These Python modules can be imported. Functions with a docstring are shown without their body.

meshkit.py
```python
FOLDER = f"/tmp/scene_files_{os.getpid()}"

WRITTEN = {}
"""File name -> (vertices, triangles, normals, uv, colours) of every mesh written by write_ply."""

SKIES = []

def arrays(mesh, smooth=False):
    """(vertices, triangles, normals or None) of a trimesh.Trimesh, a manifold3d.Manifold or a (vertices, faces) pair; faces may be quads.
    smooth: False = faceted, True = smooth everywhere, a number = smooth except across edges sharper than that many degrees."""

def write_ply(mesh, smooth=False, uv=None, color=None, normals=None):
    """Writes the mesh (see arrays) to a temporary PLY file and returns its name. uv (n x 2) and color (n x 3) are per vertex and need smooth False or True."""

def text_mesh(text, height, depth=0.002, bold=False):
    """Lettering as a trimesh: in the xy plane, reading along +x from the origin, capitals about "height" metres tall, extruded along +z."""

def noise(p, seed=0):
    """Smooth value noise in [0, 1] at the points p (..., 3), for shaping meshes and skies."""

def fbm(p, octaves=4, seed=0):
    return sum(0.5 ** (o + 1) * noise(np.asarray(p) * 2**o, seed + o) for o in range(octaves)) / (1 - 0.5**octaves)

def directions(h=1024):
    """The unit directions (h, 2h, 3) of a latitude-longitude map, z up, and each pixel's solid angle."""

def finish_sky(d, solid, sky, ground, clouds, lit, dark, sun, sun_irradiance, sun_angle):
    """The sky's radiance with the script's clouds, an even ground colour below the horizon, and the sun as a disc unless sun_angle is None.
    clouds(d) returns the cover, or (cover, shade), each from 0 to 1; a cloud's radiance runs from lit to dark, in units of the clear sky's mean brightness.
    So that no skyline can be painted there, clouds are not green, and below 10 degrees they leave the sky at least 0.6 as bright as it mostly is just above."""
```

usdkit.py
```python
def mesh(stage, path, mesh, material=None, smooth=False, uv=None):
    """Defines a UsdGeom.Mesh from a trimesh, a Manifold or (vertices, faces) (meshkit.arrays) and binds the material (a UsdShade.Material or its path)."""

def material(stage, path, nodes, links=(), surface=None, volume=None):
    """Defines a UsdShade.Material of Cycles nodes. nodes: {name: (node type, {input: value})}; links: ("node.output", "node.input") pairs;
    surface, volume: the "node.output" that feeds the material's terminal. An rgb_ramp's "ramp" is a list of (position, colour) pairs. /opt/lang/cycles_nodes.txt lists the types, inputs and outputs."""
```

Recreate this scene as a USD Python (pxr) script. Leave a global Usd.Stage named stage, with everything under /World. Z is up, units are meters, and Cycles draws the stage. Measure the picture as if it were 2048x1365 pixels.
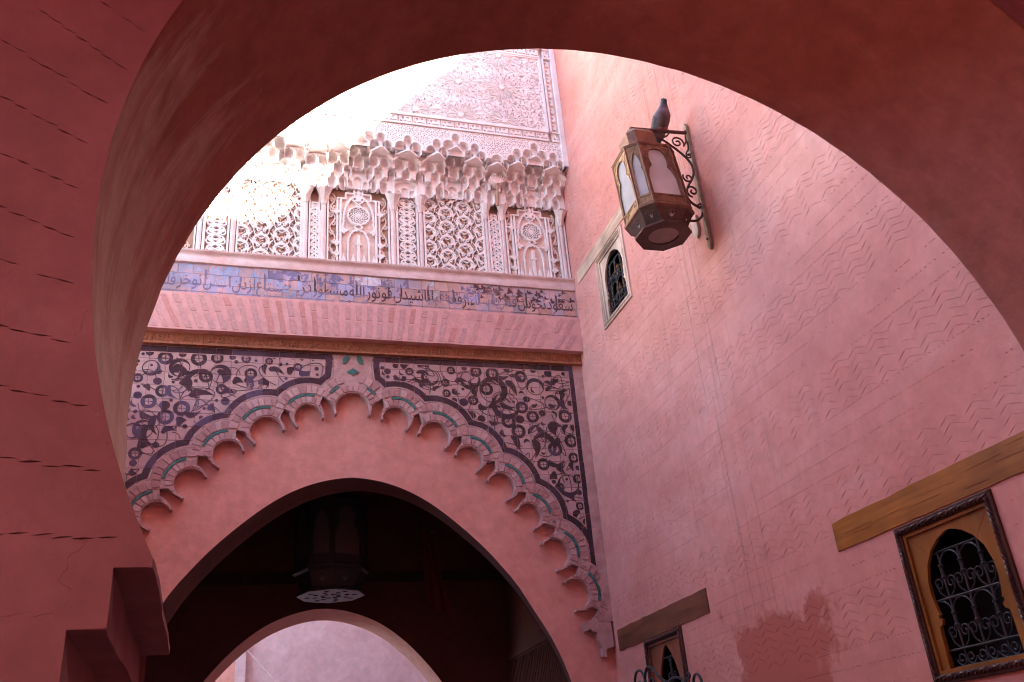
import math, random, glob
import numpy as np, trimesh, shapely
from shapely.geometry import Polygon, LineString, Point, box, MultiPolygon
from shapely.ops import unary_union
from shapely import affinity
from pxr import Usd, UsdGeom, UsdLux, UsdShade, Gf, Sdf, Vt
import usdkit, meshkit

stage = Usd.Stage.CreateInMemory()
UsdGeom.SetStageUpAxis(stage, UsdGeom.Tokens.z)
UsdGeom.SetStageMetersPerUnit(stage, 1.0)
W = UsdGeom.Xform.Define(stage, '/World')
stage.SetDefaultPrim(W.GetPrim())
UsdGeom.Scope.Define(stage, '/World/Looks')
rnd = random.Random(7)
nrg = np.random.default_rng(11)

# ------------------------------------------------------------------ camera, sky, sun, exposure
EXPOSURE = 3.85
SUN_DIR = np.array([0.885, -1.15, 1.0]); SUN_DIR /= np.linalg.norm(SUN_DIR)
SUN_INTENSITY, SKY_STRENGTH = 1.25, 0.085
S = 0.55            # metres per survey unit
EYE = 1.6
yaw, pitch, roll = math.radians(18.2578), math.radians(26.4206), math.radians(-5.0658)
fwd = np.array([math.sin(yaw) * math.cos(pitch), math.cos(yaw) * math.cos(pitch), math.sin(pitch)])
rgt = np.cross(fwd, [0, 0, 1]); rgt /= np.linalg.norm(rgt)
upv = np.cross(rgt, fwd)
r2 = math.cos(roll) * rgt + math.sin(roll) * upv
u2 = -math.sin(roll) * rgt + math.cos(roll) * upv
cam = UsdGeom.Camera.Define(stage, '/World/camera')
cam.CreateHorizontalApertureAttr(36.0)
cam.CreateVerticalApertureAttr(36.0 * 682 / 1024)
cam.CreateFocalLengthAttr(36.0 * 1827.2 / 2048)
cam.CreateClippingRangeAttr(Gf.Vec2f(0.05, 500))
cam.CreateExposureAttr(EXPOSURE)
M4 = Gf.Matrix4d(*r2, 0, *u2, 0, *(-fwd), 0, 0, 0, EYE, 1)
UsdGeom.Xformable(cam).AddTransformOp().Set(M4)

sun_el = math.asin(SUN_DIR[2]); sun_rot = math.atan2(SUN_DIR[0], SUN_DIR[1])
skymat = usdkit.material(stage, '/World/Looks/sky_look', {
    's': ('sky_texture', {'sky_type': 'single_scattering', 'sun_disc': False, 'sun_elevation': sun_el, 'sun_rotation': sun_rot, 'altitude': 450.0, 'aerosol_density': 2.0}),
    'b': ('background_shader', {'strength': SKY_STRENGTH})}, [('s.color', 'b.color')], surface='b.background')
dome = UsdLux.DomeLight.Define(stage, '/World/sky')
UsdShade.MaterialBindingAPI.Apply(dome.GetPrim()).Bind(skymat)
dome.GetPrim().SetCustomDataByKey('kind', 'structure')
sun = UsdLux.DistantLight.Define(stage, '/World/sun')
sun.CreateIntensityAttr(SUN_INTENSITY); sun.CreateAngleAttr(0.53); sun.CreateNormalizeAttr(True)
sun.CreateColorAttr(Gf.Vec3f(1.0, 0.93, 0.83))
zx = SUN_DIR; xx = np.cross([0, 0, 1], zx); xx /= np.linalg.norm(xx); yx = np.cross(zx, xx)
UsdGeom.Xformable(sun).AddTransformOp().Set(Gf.Matrix4d(*xx, 0, *yx, 0, *zx, 0, 0, 0, 20, 1))

# ------------------------------------------------------------------ materials
def mat(name, nodes, links, surface='p.BSDF'):
    return usdkit.material(stage, '/World/Looks/' + name, nodes, links, surface=surface)

def plaster(name, a, b, scale=2.2, bump=0.25, rough=0.9, fine=70, dist=0.004, c=None, cpos=0.75, stretch=(1, 1, 1)):
    """limewash: slow mottling between a and b, brushed grain, fine relief"""
    ramp = [(0.28, a), (0.72, b)] if c is None else [(0.25, a), (0.6, b), (cpos, c)]
    return mat(name, {
        'g': ('geometry', {}),
        'm': ('mapping', {'scale': stretch}),
        'n': ('noise_texture', {'scale': scale, 'detail': 7.0, 'roughness': 0.62, 'distortion': 0.4}),
        'r': ('rgb_ramp', {'ramp': ramp}),
        'n2': ('noise_texture', {'scale': 14.0, 'detail': 5.0, 'roughness': 0.7}),
        'h': ('map_range', {'from_min': 0.3, 'from_max': 0.7, 'to_min': 0.86, 'to_max': 1.1}),
        'mx': ('mix_color', {'blend_type': 'multiply', 'fac': 1.0, 'use_clamp': False}),
        'n3': ('noise_texture', {'scale': fine, 'detail': 6.0, 'roughness': 0.65}),
        'n4': ('noise_texture', {'scale': 5.0, 'detail': 3.0}),
        'b': ('bump', {'strength': bump, 'distance': dist}),
        'b2': ('bump', {'strength': min(1.0, bump * 1.5), 'distance': 0.02}),
        'p': ('principled_bsdf', {'roughness': rough, 'specular_ior_level': 0.25})},
        [('g.position', 'm.vector'), ('m.vector', 'n.vector'), ('g.position', 'n2.vector'), ('g.position', 'n3.vector'), ('g.position', 'n4.vector'),
         ('n.fac', 'r.fac'), ('n2.fac', 'h.value'), ('r.color', 'mx.a'), ('h.result', 'mx.b'), ('mx.result', 'p.base_color'),
         ('n4.fac', 'b2.height'), ('b2.normal', 'b.normal'), ('n3.fac', 'b.height'), ('b.normal', 'p.normal')])

def simple(name, c, rough=0.6, metal=0.0, var=0.25, scale=25, bump=0.0, spec=0.5, dist=0.002):
    d = [x * (1 - var) for x in c]; l = [min(1, x * (1 + var)) for x in c]
    return mat(name, {
        'g': ('geometry', {}), 'n': ('noise_texture', {'scale': scale, 'detail': 6.0, 'roughness': 0.65}),
        'r': ('rgb_ramp', {'ramp': [(0.3, d), (0.7, l)]}), 'b': ('bump', {'strength': bump, 'distance': dist}),
        'p': ('principled_bsdf', {'roughness': rough, 'metallic': metal, 'specular_ior_level': spec})},
        [('g.position', 'n.vector'), ('n.fac', 'r.fac'), ('r.color', 'p.base_color'), ('n.fac', 'b.height'), ('b.normal', 'p.normal')])

def worn(name, c, ground, amount, rough=0.3, scale=9.0):
    """glaze worn off in patches down to the tile body"""
    return mat(name, {
        'g': ('geometry', {}), 'n': ('noise_texture', {'scale': scale, 'detail': 7.0, 'roughness': 0.7}),
        'r': ('rgb_ramp', {'ramp': [(amount - 0.04, c), (amount + 0.06, ground)]}),
        'n2': ('noise_texture', {'scale': 3.0, 'detail': 3.0}), 'r2': ('rgb_ramp', {'ramp': [(0.3, (0.7, 0.7, 0.7)), (0.75, (1.5, 1.45, 1.6))]}),
        'mx': ('mix_color', {'blend_type': 'multiply', 'fac': 1.0, 'use_clamp': False}),
        'p': ('principled_bsdf', {'roughness': rough, 'specular_ior_level': 0.5})},
        [('g.position', 'n.vector'), ('g.position', 'n2.vector'), ('n.fac', 'r.fac'), ('n2.fac', 'r2.fac'), ('r.color', 'mx.a'), ('r2.color', 'mx.b'), ('mx.result', 'p.base_color')])

def wood(name, a, b, axis='y', rough=0.45, scale=30, bump=0.15):
    st = {'y': (1.0, 0.045, 1.0), 'z': (1.0, 1.0, 0.06)}[axis]
    return mat(name, {
        'g': ('geometry', {}), 'm': ('mapping', {'scale': st}),
        'n': ('noise_texture', {'scale': scale, 'detail': 8.0, 'roughness': 0.65, 'distortion': 0.8}),
        'r': ('rgb_ramp', {'ramp': [(0.3, a), (0.5, [(x + y) / 2 for x, y in zip(a, b)]), (0.68, b)]}),
        'n2': ('noise_texture', {'scale': 4.0, 'detail': 4.0}), 'h': ('map_range', {'from_min': 0.3, 'from_max': 0.7, 'to_min': 0.65, 'to_max': 1.2}),
        'mx': ('mix_color', {'blend_type': 'multiply', 'fac': 1.0, 'use_clamp': False}),
        'b': ('bump', {'strength': bump, 'distance': 0.002}),
        'p': ('principled_bsdf', {'roughness': rough, 'specular_ior_level': 0.35})},
        [('g.position', 'm.vector'), ('m.vector', 'n.vector'), ('g.position', 'n2.vector'), ('n.fac', 'r.fac'), ('n2.fac', 'h.value'),
         ('r.color', 'mx.a'), ('h.result', 'mx.b'), ('mx.result', 'p.base_color'), ('n.fac', 'b.height'), ('b.normal', 'p.normal')])

PINK_A, PINK_B = (0.60, 0.235, 0.185), (0.70, 0.32, 0.27)
M = {}
# right courtyard wall: limewash with drips, a red patched area and a day joint (all have their own shape)
M['wall'] = mat('right_wall_plaster', {
    'g': ('geometry', {}), 'x': ('separate_xyz', {}),
    'm': ('mapping', {'scale': (1, 0.55, 1.0)}), 'n': ('noise_texture', {'scale': 2.0, 'detail': 8.0, 'roughness': 0.65, 'distortion': 0.5}),
    'r': ('rgb_ramp', {'ramp': [(0.26, (0.56, 0.21, 0.165)), (0.5, (0.65, 0.275, 0.222)), (0.72, (0.71, 0.355, 0.30))]}),
    'n2': ('noise_texture', {'scale': 14.0, 'detail': 6.0, 'roughness': 0.72}), 'h': ('map_range', {'from_min': 0.3, 'from_max': 0.7, 'to_min': 0.88, 'to_max': 1.08}),
    'mx': ('mix_color', {'blend_type': 'multiply', 'fac': 1.0, 'use_clamp': False}),
    # streaks
    'ms': ('mapping', {'scale': (1, 26, 0.55)}), 'ns': ('noise_texture', {'scale': 1.6, 'detail': 6.0, 'roughness': 0.7}),
    'rs': ('rgb_ramp', {'ramp': [(0.575, (0, 0, 0)), (0.63, (1, 1, 1))]}),
    'cy': ('map_range', {'from_min': 0.0, 'from_max': 0.7, 'to_min': 1.0, 'to_max': 0.0, 'clamp': True}), 'ay': ('math', {'math_type': 'subtract', 'value2': 3.85}), 'ab': ('math', {'math_type': 'absolute'}),
    'sm': ('math', {'math_type': 'multiply'}), 'sm2': ('math', {'math_type': 'multiply', 'value2': 0.42}),
    'mk': ('mix_color', {'blend_type': 'mix', 'b': (0.24, 0.11, 0.095)}),
    # red patch
    'dp': ('mapping', {'mapping_type': 'point', 'location': (0, -3.68, -1.98)}), 'dx': ('separate_xyz', {}),
    'py': ('math', {'math_type': 'absolute'}), 'pz': ('math', {'math_type': 'absolute'}), 'pm': ('math', {'math_type': 'maximum'}),
    'pys': ('math', {'math_type': 'multiply', 'value2': 0.72}), 'np_': ('noise_texture', {'scale': 5.0, 'detail': 6.0, 'roughness': 0.65}), 'pn': ('math', {'math_type': 'multiply_add', 'value2': 0.42, 'value3': -0.21}),
    'pa': ('math', {'math_type': 'add'}), 'pr': ('map_range', {'from_min': 0.24, 'from_max': 0.285, 'to_min': 1.0, 'to_max': 0.0, 'clamp': True}),
    'mp': ('mix_color', {'blend_type': 'mix', 'b': (0.46, 0.135, 0.10)}),
    'n3': ('noise_texture', {'scale': 60.0, 'detail': 6.0, 'roughness': 0.65}), 'n4': ('noise_texture', {'scale': 4.5, 'detail': 4.0}),
    'b': ('bump', {'strength': 0.25, 'distance': 0.004}), 'b2': ('bump', {'strength': 0.5, 'distance': 0.02}),
    'p': ('principled_bsdf', {'roughness': 0.88, 'specular_ior_level': 0.25})},
    [('g.position', 'x.vector'), ('g.position', 'm.vector'), ('m.vector', 'n.vector'), ('g.position', 'n2.vector'), ('n.fac', 'r.fac'), ('n2.fac', 'h.value'),
     ('r.color', 'mx.a'), ('h.result', 'mx.b'), ('g.position', 'ms.vector'), ('ms.vector', 'ns.vector'), ('ns.fac', 'rs.fac'),
     ('x.y', 'ay.value1'), ('ay.value', 'ab.value1'), ('ab.value', 'cy.value'), ('rs.color', 'sm.value1'), ('cy.result', 'sm.value2'), ('sm.value', 'sm2.value1'), ('sm2.value', 'mk.fac'), ('mx.result', 'mk.a'),
     ('g.position', 'dp.vector'), ('dp.vector', 'dx.vector'), ('dx.y', 'py.value1'), ('dx.z', 'pz.value1'), ('py.value', 'pys.value1'), ('pys.value', 'pm.value1'), ('pz.value', 'pm.value2'),
     ('g.position', 'np_.vector'), ('np_.fac', 'pn.value1'), ('pm.value', 'pa.value1'), ('pn.value', 'pa.value2'), ('pa.value', 'pr.value'), ('pr.result', 'mp.fac'), ('mk.result', 'mp.a'),
     ('mp.result', 'p.base_color'), ('g.position', 'n3.vector'), ('g.position', 'n4.vector'), ('n4.fac', 'b2.height'), ('b2.normal', 'b.normal'), ('n3.fac', 'b.height'), ('b.normal', 'p.normal')])
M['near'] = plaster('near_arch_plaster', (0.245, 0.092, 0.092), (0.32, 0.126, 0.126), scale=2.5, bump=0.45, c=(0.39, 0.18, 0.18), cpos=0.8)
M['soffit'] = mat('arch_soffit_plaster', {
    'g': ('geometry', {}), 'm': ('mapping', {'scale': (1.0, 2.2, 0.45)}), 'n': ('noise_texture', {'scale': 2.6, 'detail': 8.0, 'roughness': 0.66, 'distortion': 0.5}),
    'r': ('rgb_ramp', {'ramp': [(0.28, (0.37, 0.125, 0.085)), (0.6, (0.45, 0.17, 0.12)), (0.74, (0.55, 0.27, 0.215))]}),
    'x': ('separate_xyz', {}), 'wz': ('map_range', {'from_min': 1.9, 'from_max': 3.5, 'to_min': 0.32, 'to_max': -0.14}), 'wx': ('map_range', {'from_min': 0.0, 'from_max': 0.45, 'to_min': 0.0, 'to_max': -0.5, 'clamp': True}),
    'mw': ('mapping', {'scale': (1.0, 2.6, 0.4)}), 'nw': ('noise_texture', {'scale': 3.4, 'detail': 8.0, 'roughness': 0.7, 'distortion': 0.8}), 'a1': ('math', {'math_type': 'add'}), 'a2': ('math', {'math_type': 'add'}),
    'wr': ('map_range', {'from_min': 0.50, 'from_max': 0.68, 'to_min': 0.0, 'to_max': 0.85, 'clamp': True}), 'mx': ('mix_color', {'b': (0.62, 0.44, 0.35)}),  # tan mix: pale wear plus courtyard light painted on the lower left
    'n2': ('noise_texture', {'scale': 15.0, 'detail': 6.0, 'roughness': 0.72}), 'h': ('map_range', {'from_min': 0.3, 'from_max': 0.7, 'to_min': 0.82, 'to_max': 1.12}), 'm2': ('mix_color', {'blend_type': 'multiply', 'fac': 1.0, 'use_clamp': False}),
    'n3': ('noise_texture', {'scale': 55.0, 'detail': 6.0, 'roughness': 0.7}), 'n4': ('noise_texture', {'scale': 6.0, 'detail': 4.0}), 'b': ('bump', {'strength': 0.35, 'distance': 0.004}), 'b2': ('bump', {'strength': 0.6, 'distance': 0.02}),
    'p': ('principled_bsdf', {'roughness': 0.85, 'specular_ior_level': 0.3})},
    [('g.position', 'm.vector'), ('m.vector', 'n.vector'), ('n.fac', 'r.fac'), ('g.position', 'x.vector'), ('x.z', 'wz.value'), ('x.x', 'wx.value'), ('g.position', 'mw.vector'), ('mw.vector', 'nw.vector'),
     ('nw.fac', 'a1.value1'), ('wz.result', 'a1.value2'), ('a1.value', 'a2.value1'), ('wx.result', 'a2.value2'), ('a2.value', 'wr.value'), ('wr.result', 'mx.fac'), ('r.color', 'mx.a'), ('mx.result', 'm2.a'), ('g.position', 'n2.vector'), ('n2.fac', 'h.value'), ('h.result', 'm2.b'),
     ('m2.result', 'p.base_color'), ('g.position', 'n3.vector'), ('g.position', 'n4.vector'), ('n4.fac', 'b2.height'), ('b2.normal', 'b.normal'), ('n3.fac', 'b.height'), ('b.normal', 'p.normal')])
M['recess'] = plaster('recess_plaster', (0.66, 0.295, 0.235), (0.72, 0.35, 0.28), scale=3, bump=0.3)
M['band'] = plaster('band_limewash', (0.66, 0.345, 0.315), (0.72, 0.41, 0.385), scale=4, bump=0.35)
M['brickwash'] = [simple('washed_brick_%d' % i, c, 0.9, var=0.2, scale=40, bump=0.5, spec=0.2, dist=0.004) for i, c in enumerate([(0.575, 0.325, 0.30), (0.60, 0.335, 0.305), (0.56, 0.325, 0.31), (0.57, 0.28, 0.245)])]
M['mortar'] = plaster('arch_mortar', (0.46, 0.265, 0.24), (0.56, 0.35, 0.32), scale=14, bump=0.8, fine=90, dist=0.006)
M['archbrick'] = [simple('arch_brick_%d' % i, c, 0.9, var=0.22, scale=45, bump=0.6, spec=0.2, dist=0.004) for i, c in enumerate([(0.47, 0.265, 0.245), (0.39, 0.205, 0.195), (0.53, 0.33, 0.305), (0.43, 0.225, 0.21), (0.49, 0.285, 0.27)])]
M['green'] = simple('green_glaze', (0.035, 0.15, 0.135), 0.25, var=0.35, scale=30)
M['tile'] = [simple('tile_body_%d' % i, c, 0.75, var=0.12, scale=18, bump=0.2, spec=0.3) for i, c in enumerate([(0.47, 0.28, 0.26), (0.51, 0.315, 0.29), (0.43, 0.255, 0.245), (0.48, 0.29, 0.285)])]
BODY = (0.47, 0.285, 0.265)
M['glaze'] = [worn('dark_glaze_a', (0.035, 0.016, 0.022), BODY, 0.80, 0.3), worn('dark_glaze_b', (0.05, 0.026, 0.04), BODY, 0.68, 0.25), worn('dark_glaze_c', (0.075, 0.052, 0.085), BODY, 0.66, 0.22)]
FB = (0.53, 0.335, 0.30)
M['ftile'] = [simple('frieze_body_%d' % i, c, 0.8, var=0.18, scale=22, bump=0.3, spec=0.3) for i, c in enumerate([FB, (0.57, 0.36, 0.32), (0.50, 0.295, 0.26)])]
M['fglaze'] = [worn('frieze_dark', (0.06, 0.03, 0.04), FB, 0.62, 0.3, 14), worn('frieze_slate', (0.16, 0.15, 0.24), FB, 0.58, 0.3, 14), worn('frieze_blue', (0.30, 0.40, 0.56), FB, 0.56, 0.3, 12), worn('frieze_pale', (0.50, 0.58, 0.62), FB, 0.53, 0.3, 12)]
M['fwash'] = worn('frieze_wash', (0.33, 0.33, 0.44), FB, 0.52, 0.3, 8)
M['fwash2'] = worn('frieze_grey_wash', (0.36, 0.30, 0.33), FB, 0.54, 0.35, 9)
M['terra'] = plaster('terracotta_strip', (0.33, 0.12, 0.065), (0.44, 0.18, 0.10), scale=30, bump=1.0, fine=50, dist=0.01)
M['stucco'] = plaster('carved_stucco', (0.85, 0.77, 0.735), (0.91, 0.85, 0.82), scale=5, bump=0.2, rough=0.85)
M['ground'] = plaster('stucco_ground', (0.42, 0.25, 0.175), (0.52, 0.33, 0.25), scale=8, bump=0.3)
M['shaft'] = plaster('pilaster_stucco', (0.74, 0.58, 0.53), (0.86, 0.77, 0.75), scale=9, bump=0.3, stretch=(1, 1, 0.3))
M['nichegr'] = plaster('niche_ground', (0.72, 0.54, 0.45), (0.80, 0.64, 0.57), scale=6, bump=0.2)
M['cornice'] = plaster('cornice_stucco', (0.62, 0.40, 0.36), (0.82, 0.70, 0.68), scale=7, bump=0.5, stretch=(0.5, 1, 1))
M['dark'] = simple('dark_interior', (0.012, 0.009, 0.008), 0.9, var=0.2)
M['iron'] = simple('wrought_iron', (0.035, 0.032, 0.034), 0.5, metal=0.3, var=0.3, scale=60, bump=0.2)
M['rust'] = simple('rusty_iron', (0.10, 0.045, 0.035), 0.6, metal=0.3, var=0.35, scale=60, bump=0.3)
M['lintel'] = wood('lintel_wood', (0.22, 0.068, 0.010), (0.47, 0.175, 0.032), 'y', 0.42, 22)
M['lintel_dark'] = wood('lintel_dark_wood', (0.12, 0.038, 0.018), (0.21, 0.075, 0.034), 'y', 0.5, 22)
M['lintel_pale'] = wood('lintel_pale_wood', (0.46, 0.27, 0.17), (0.66, 0.48, 0.36), 'y', 0.6, 22)
M['panelwood'] = wood('window_panel_wood', (0.25, 0.085, 0.016), (0.35, 0.14, 0.032), 'z', 0.38, 16)
M['framewood'] = wood('window_frame_wood', (0.045, 0.014, 0.010), (0.09, 0.03, 0.02), 'z', 0.4, 30)
M['redwood'] = wood('red_window_wood', (0.16, 0.042, 0.018), (0.25, 0.075, 0.03), 'z', 0.4, 18)
M['palewood'] = wood('pale_window_wood', (0.50, 0.33, 0.24), (0.68, 0.52, 0.42), 'z', 0.6, 18)
M['brass'] = simple('aged_brass', (0.27, 0.15, 0.075), 0.42, metal=0.75, var=0.35, scale=30, bump=0.15)
M['copper'] = simple('rusty_copper', (0.19, 0.088, 0.055), 0.48, metal=0.55, var=0.4, scale=24, bump=0.2)
M['copperdark'] = simple('dark_copper', (0.085, 0.038, 0.028), 0.5, metal=0.6, var=0.35, scale=24, bump=0.2)
M['milk'] = mat('frosted_glass', {
    'g': ('geometry', {}), 'n': ('noise_texture', {'scale': 9.0, 'detail': 5.0}), 'r': ('rgb_ramp', {'ramp': [(0.3, (0.62, 0.56, 0.55)), (0.7, (0.78, 0.74, 0.74))]}),
    'p': ('principled_bsdf', {'roughness': 0.35}), 't': ('translucent_bsdf', {}), 'm': ('mix_closure', {'fac': 0.35})},
    [('g.position', 'n.vector'), ('n.fac', 'r.fac'), ('r.color', 'p.base_color'), ('r.color', 't.color'), ('p.BSDF', 'm.closure1'), ('t.BSDF', 'm.closure2')], surface='m.closure')
M['olive'] = simple('weathered_bar', (0.30, 0.24, 0.17), 0.7, var=0.35, scale=30, bump=0.3)
M['lilac'] = plaster('far_plaster', (0.62, 0.42, 0.42), (0.72, 0.54, 0.54), scale=3, bump=0.3)
M['beam'] = simple('dark_ceiling_wood', (0.05, 0.025, 0.018), 0.7, var=0.3)
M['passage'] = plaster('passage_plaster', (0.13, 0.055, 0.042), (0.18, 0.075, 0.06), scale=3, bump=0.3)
M['paving'] = plaster('paving', (0.17, 0.115, 0.10), (0.24, 0.165, 0.145), scale=4, bump=0.4)
M['flag'] = simple('red_cloth', (0.10, 0.006, 0.008), 0.8, var=0.2)
M['cable'] = simple('pale_cable', (0.7, 0.62, 0.6), 0.6, var=0.1)
# ------------------------------------------------------------------ prim helpers
_used = {}
def numbered(path):
    n = _used.get(path, 0); _used[path] = n + 1
    return path if n == 0 else '%s_%03d' % (path, n)
def U(v):
    v = np.asarray(v, float); return v * S + np.array([0, 0, EYE])
class Thing:
    def __init__(s, name, label, cat, base=(0, 0, 0), group=None, kind=None):
        s.path = numbered('/World/' + name); s.base = U(base)
        x = UsdGeom.Xform.Define(stage, s.path); x.AddTranslateOp().Set(Gf.Vec3d(*s.base))
        p = x.GetPrim()
        for k, v in (('label', label), ('category', cat), ('group', group), ('kind', kind)):
            if v: p.SetCustomDataByKey(k, v)
    def part(s, name, mesh, m, under=None, smooth=False, label=None, kind=None):
        """mesh in survey units"""
        v, f = (np.asarray(mesh.vertices), np.asarray(mesh.faces)) if hasattr(mesh, 'vertices') else mesh
        path = numbered((under or s.path) + '/' + name)
        g = usdkit.mesh(stage, path, (U(v) - s.base, f), m, smooth=smooth)
        if label: g.GetPrim().SetCustomDataByKey('label', label)
        if kind: g.GetPrim().SetCustomDataByKey('kind', kind)
        return path

def cat(ms):
    vs, fs, n = [], [], 0
    for v, f in ms:
        v, f = np.asarray(v, float), np.asarray(f, int)
        if len(f) == 0: continue
        if f.shape[1] == 4: f = np.vstack([f[:, [0, 1, 2]], f[:, [0, 2, 3]]])
        vs.append(v); fs.append(f + n); n += len(v)
    return (np.vstack(vs), np.vstack(fs))
def tm(m): return (np.asarray(m.vertices), np.asarray(m.faces))
def polys(g):
    if g.is_empty: return []
    if g.geom_type == 'Polygon': return [g] if g.area > 1e-7 else []
    return [p for q in getattr(g, 'geoms', []) for p in polys(q)]
# plane frames: (a, z, d) -> xyz, d = towards the viewer
def FR(y0): return lambda a, z, d: np.stack([a, y0 - d, z], -1)
def RW(x0): return lambda a, z, d: np.stack([x0 - d, a, z], -1)
def slab(geom, fr, d1, d0=None, bevel=0):
    """front faces of 2-D polygons at depth d1 (towards the viewer), rims back to d0; a bevel narrows the front"""
    out = []
    for p in polys(geom):
        p = shapely.geometry.polygon.orient(p.simplify(0.0004))
        if bevel:
            q = p.buffer(-bevel, join_style=2)
            if not q.is_empty and q.geom_type == 'Polygon' and len(p.interiors) == 0 and len(q.exterior.coords) == len(p.exterior.coords):
                a = np.array(p.exterior.coords)[:-1]; b = np.array(shapely.geometry.polygon.orient(q).exterior.coords)[:-1]
                k = np.argmin(((b - a[0]) ** 2).sum(1)); b = np.roll(b, -k, 0)
                n = len(a); i = np.arange(n); j = (i + 1) % n
                d2 = d1 - bevel * 0.8
                V = np.vstack([fr(a[:, 0], a[:, 1], np.full(n, d2)), fr(b[:, 0], b[:, 1], np.full(n, d1)), fr(a[:, 0], a[:, 1], np.full(n, d2 if d0 is None else d0))])
                F = [np.stack([i, j, n + j, n + i], 1)]
                if d0 is not None: F.append(np.stack([2 * n + i, 2 * n + j, j, i], 1))
                v2, f2 = trimesh.creation.triangulate_polygon(Polygon(b), engine='earcut')
                out += [(V, np.vstack(F)), (fr(v2[:, 0], v2[:, 1], np.full(len(v2), d1)), f2)]
                continue
        try: v, f = trimesh.creation.triangulate_polygon(p, engine='earcut')
        except Exception: continue
        if len(f) == 0: continue
        out.append((fr(v[:, 0], v[:, 1], np.full(len(v), d1)), f))
        if d0 is not None:
            for ring in [p.exterior, *p.interiors]:
                a = np.array(ring.coords)[:-1]; n = len(a); i = np.arange(n); j = (i + 1) % n
                V = np.vstack([fr(a[:, 0], a[:, 1], np.full(n, d1)), fr(a[:, 0], a[:, 1], np.full(n, d0))])
                out.append((V, np.stack([i, n + i, n + j, j], 1)))
    return cat(out) if out else (np.zeros((3, 3)), np.array([[0, 1, 2]]))
def pitted(poly, holes, fr, d, depth):
    h = unary_union(holes).intersection(poly) if holes else Polygon()
    front = slab(poly.difference(h), fr, d)
    out = [front]
    for p in polys(h):
        p = shapely.geometry.polygon.orient(p.simplify(0.0005))
        a = np.array(p.exterior.coords)[:-1]; n = len(a); i = np.arange(n); j = (i + 1) % n
        V = np.vstack([fr(a[:, 0], a[:, 1], np.full(n, d)), fr(a[:, 0], a[:, 1], np.full(n, d - depth))])
        out.append((V, np.stack([i, n + i, n + j, j], 1)))
        out.append(slab(p, fr, d - depth))
    return cat(out)
def bx(x0, x1, y0, y1, z0, z1):
    m = trimesh.creation.box([x1 - x0, y1 - y0, z1 - z0]); m.apply_translation([(x0 + x1) / 2, (y0 + y1) / 2, (z0 + z1) / 2]); return tm(m)
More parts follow.
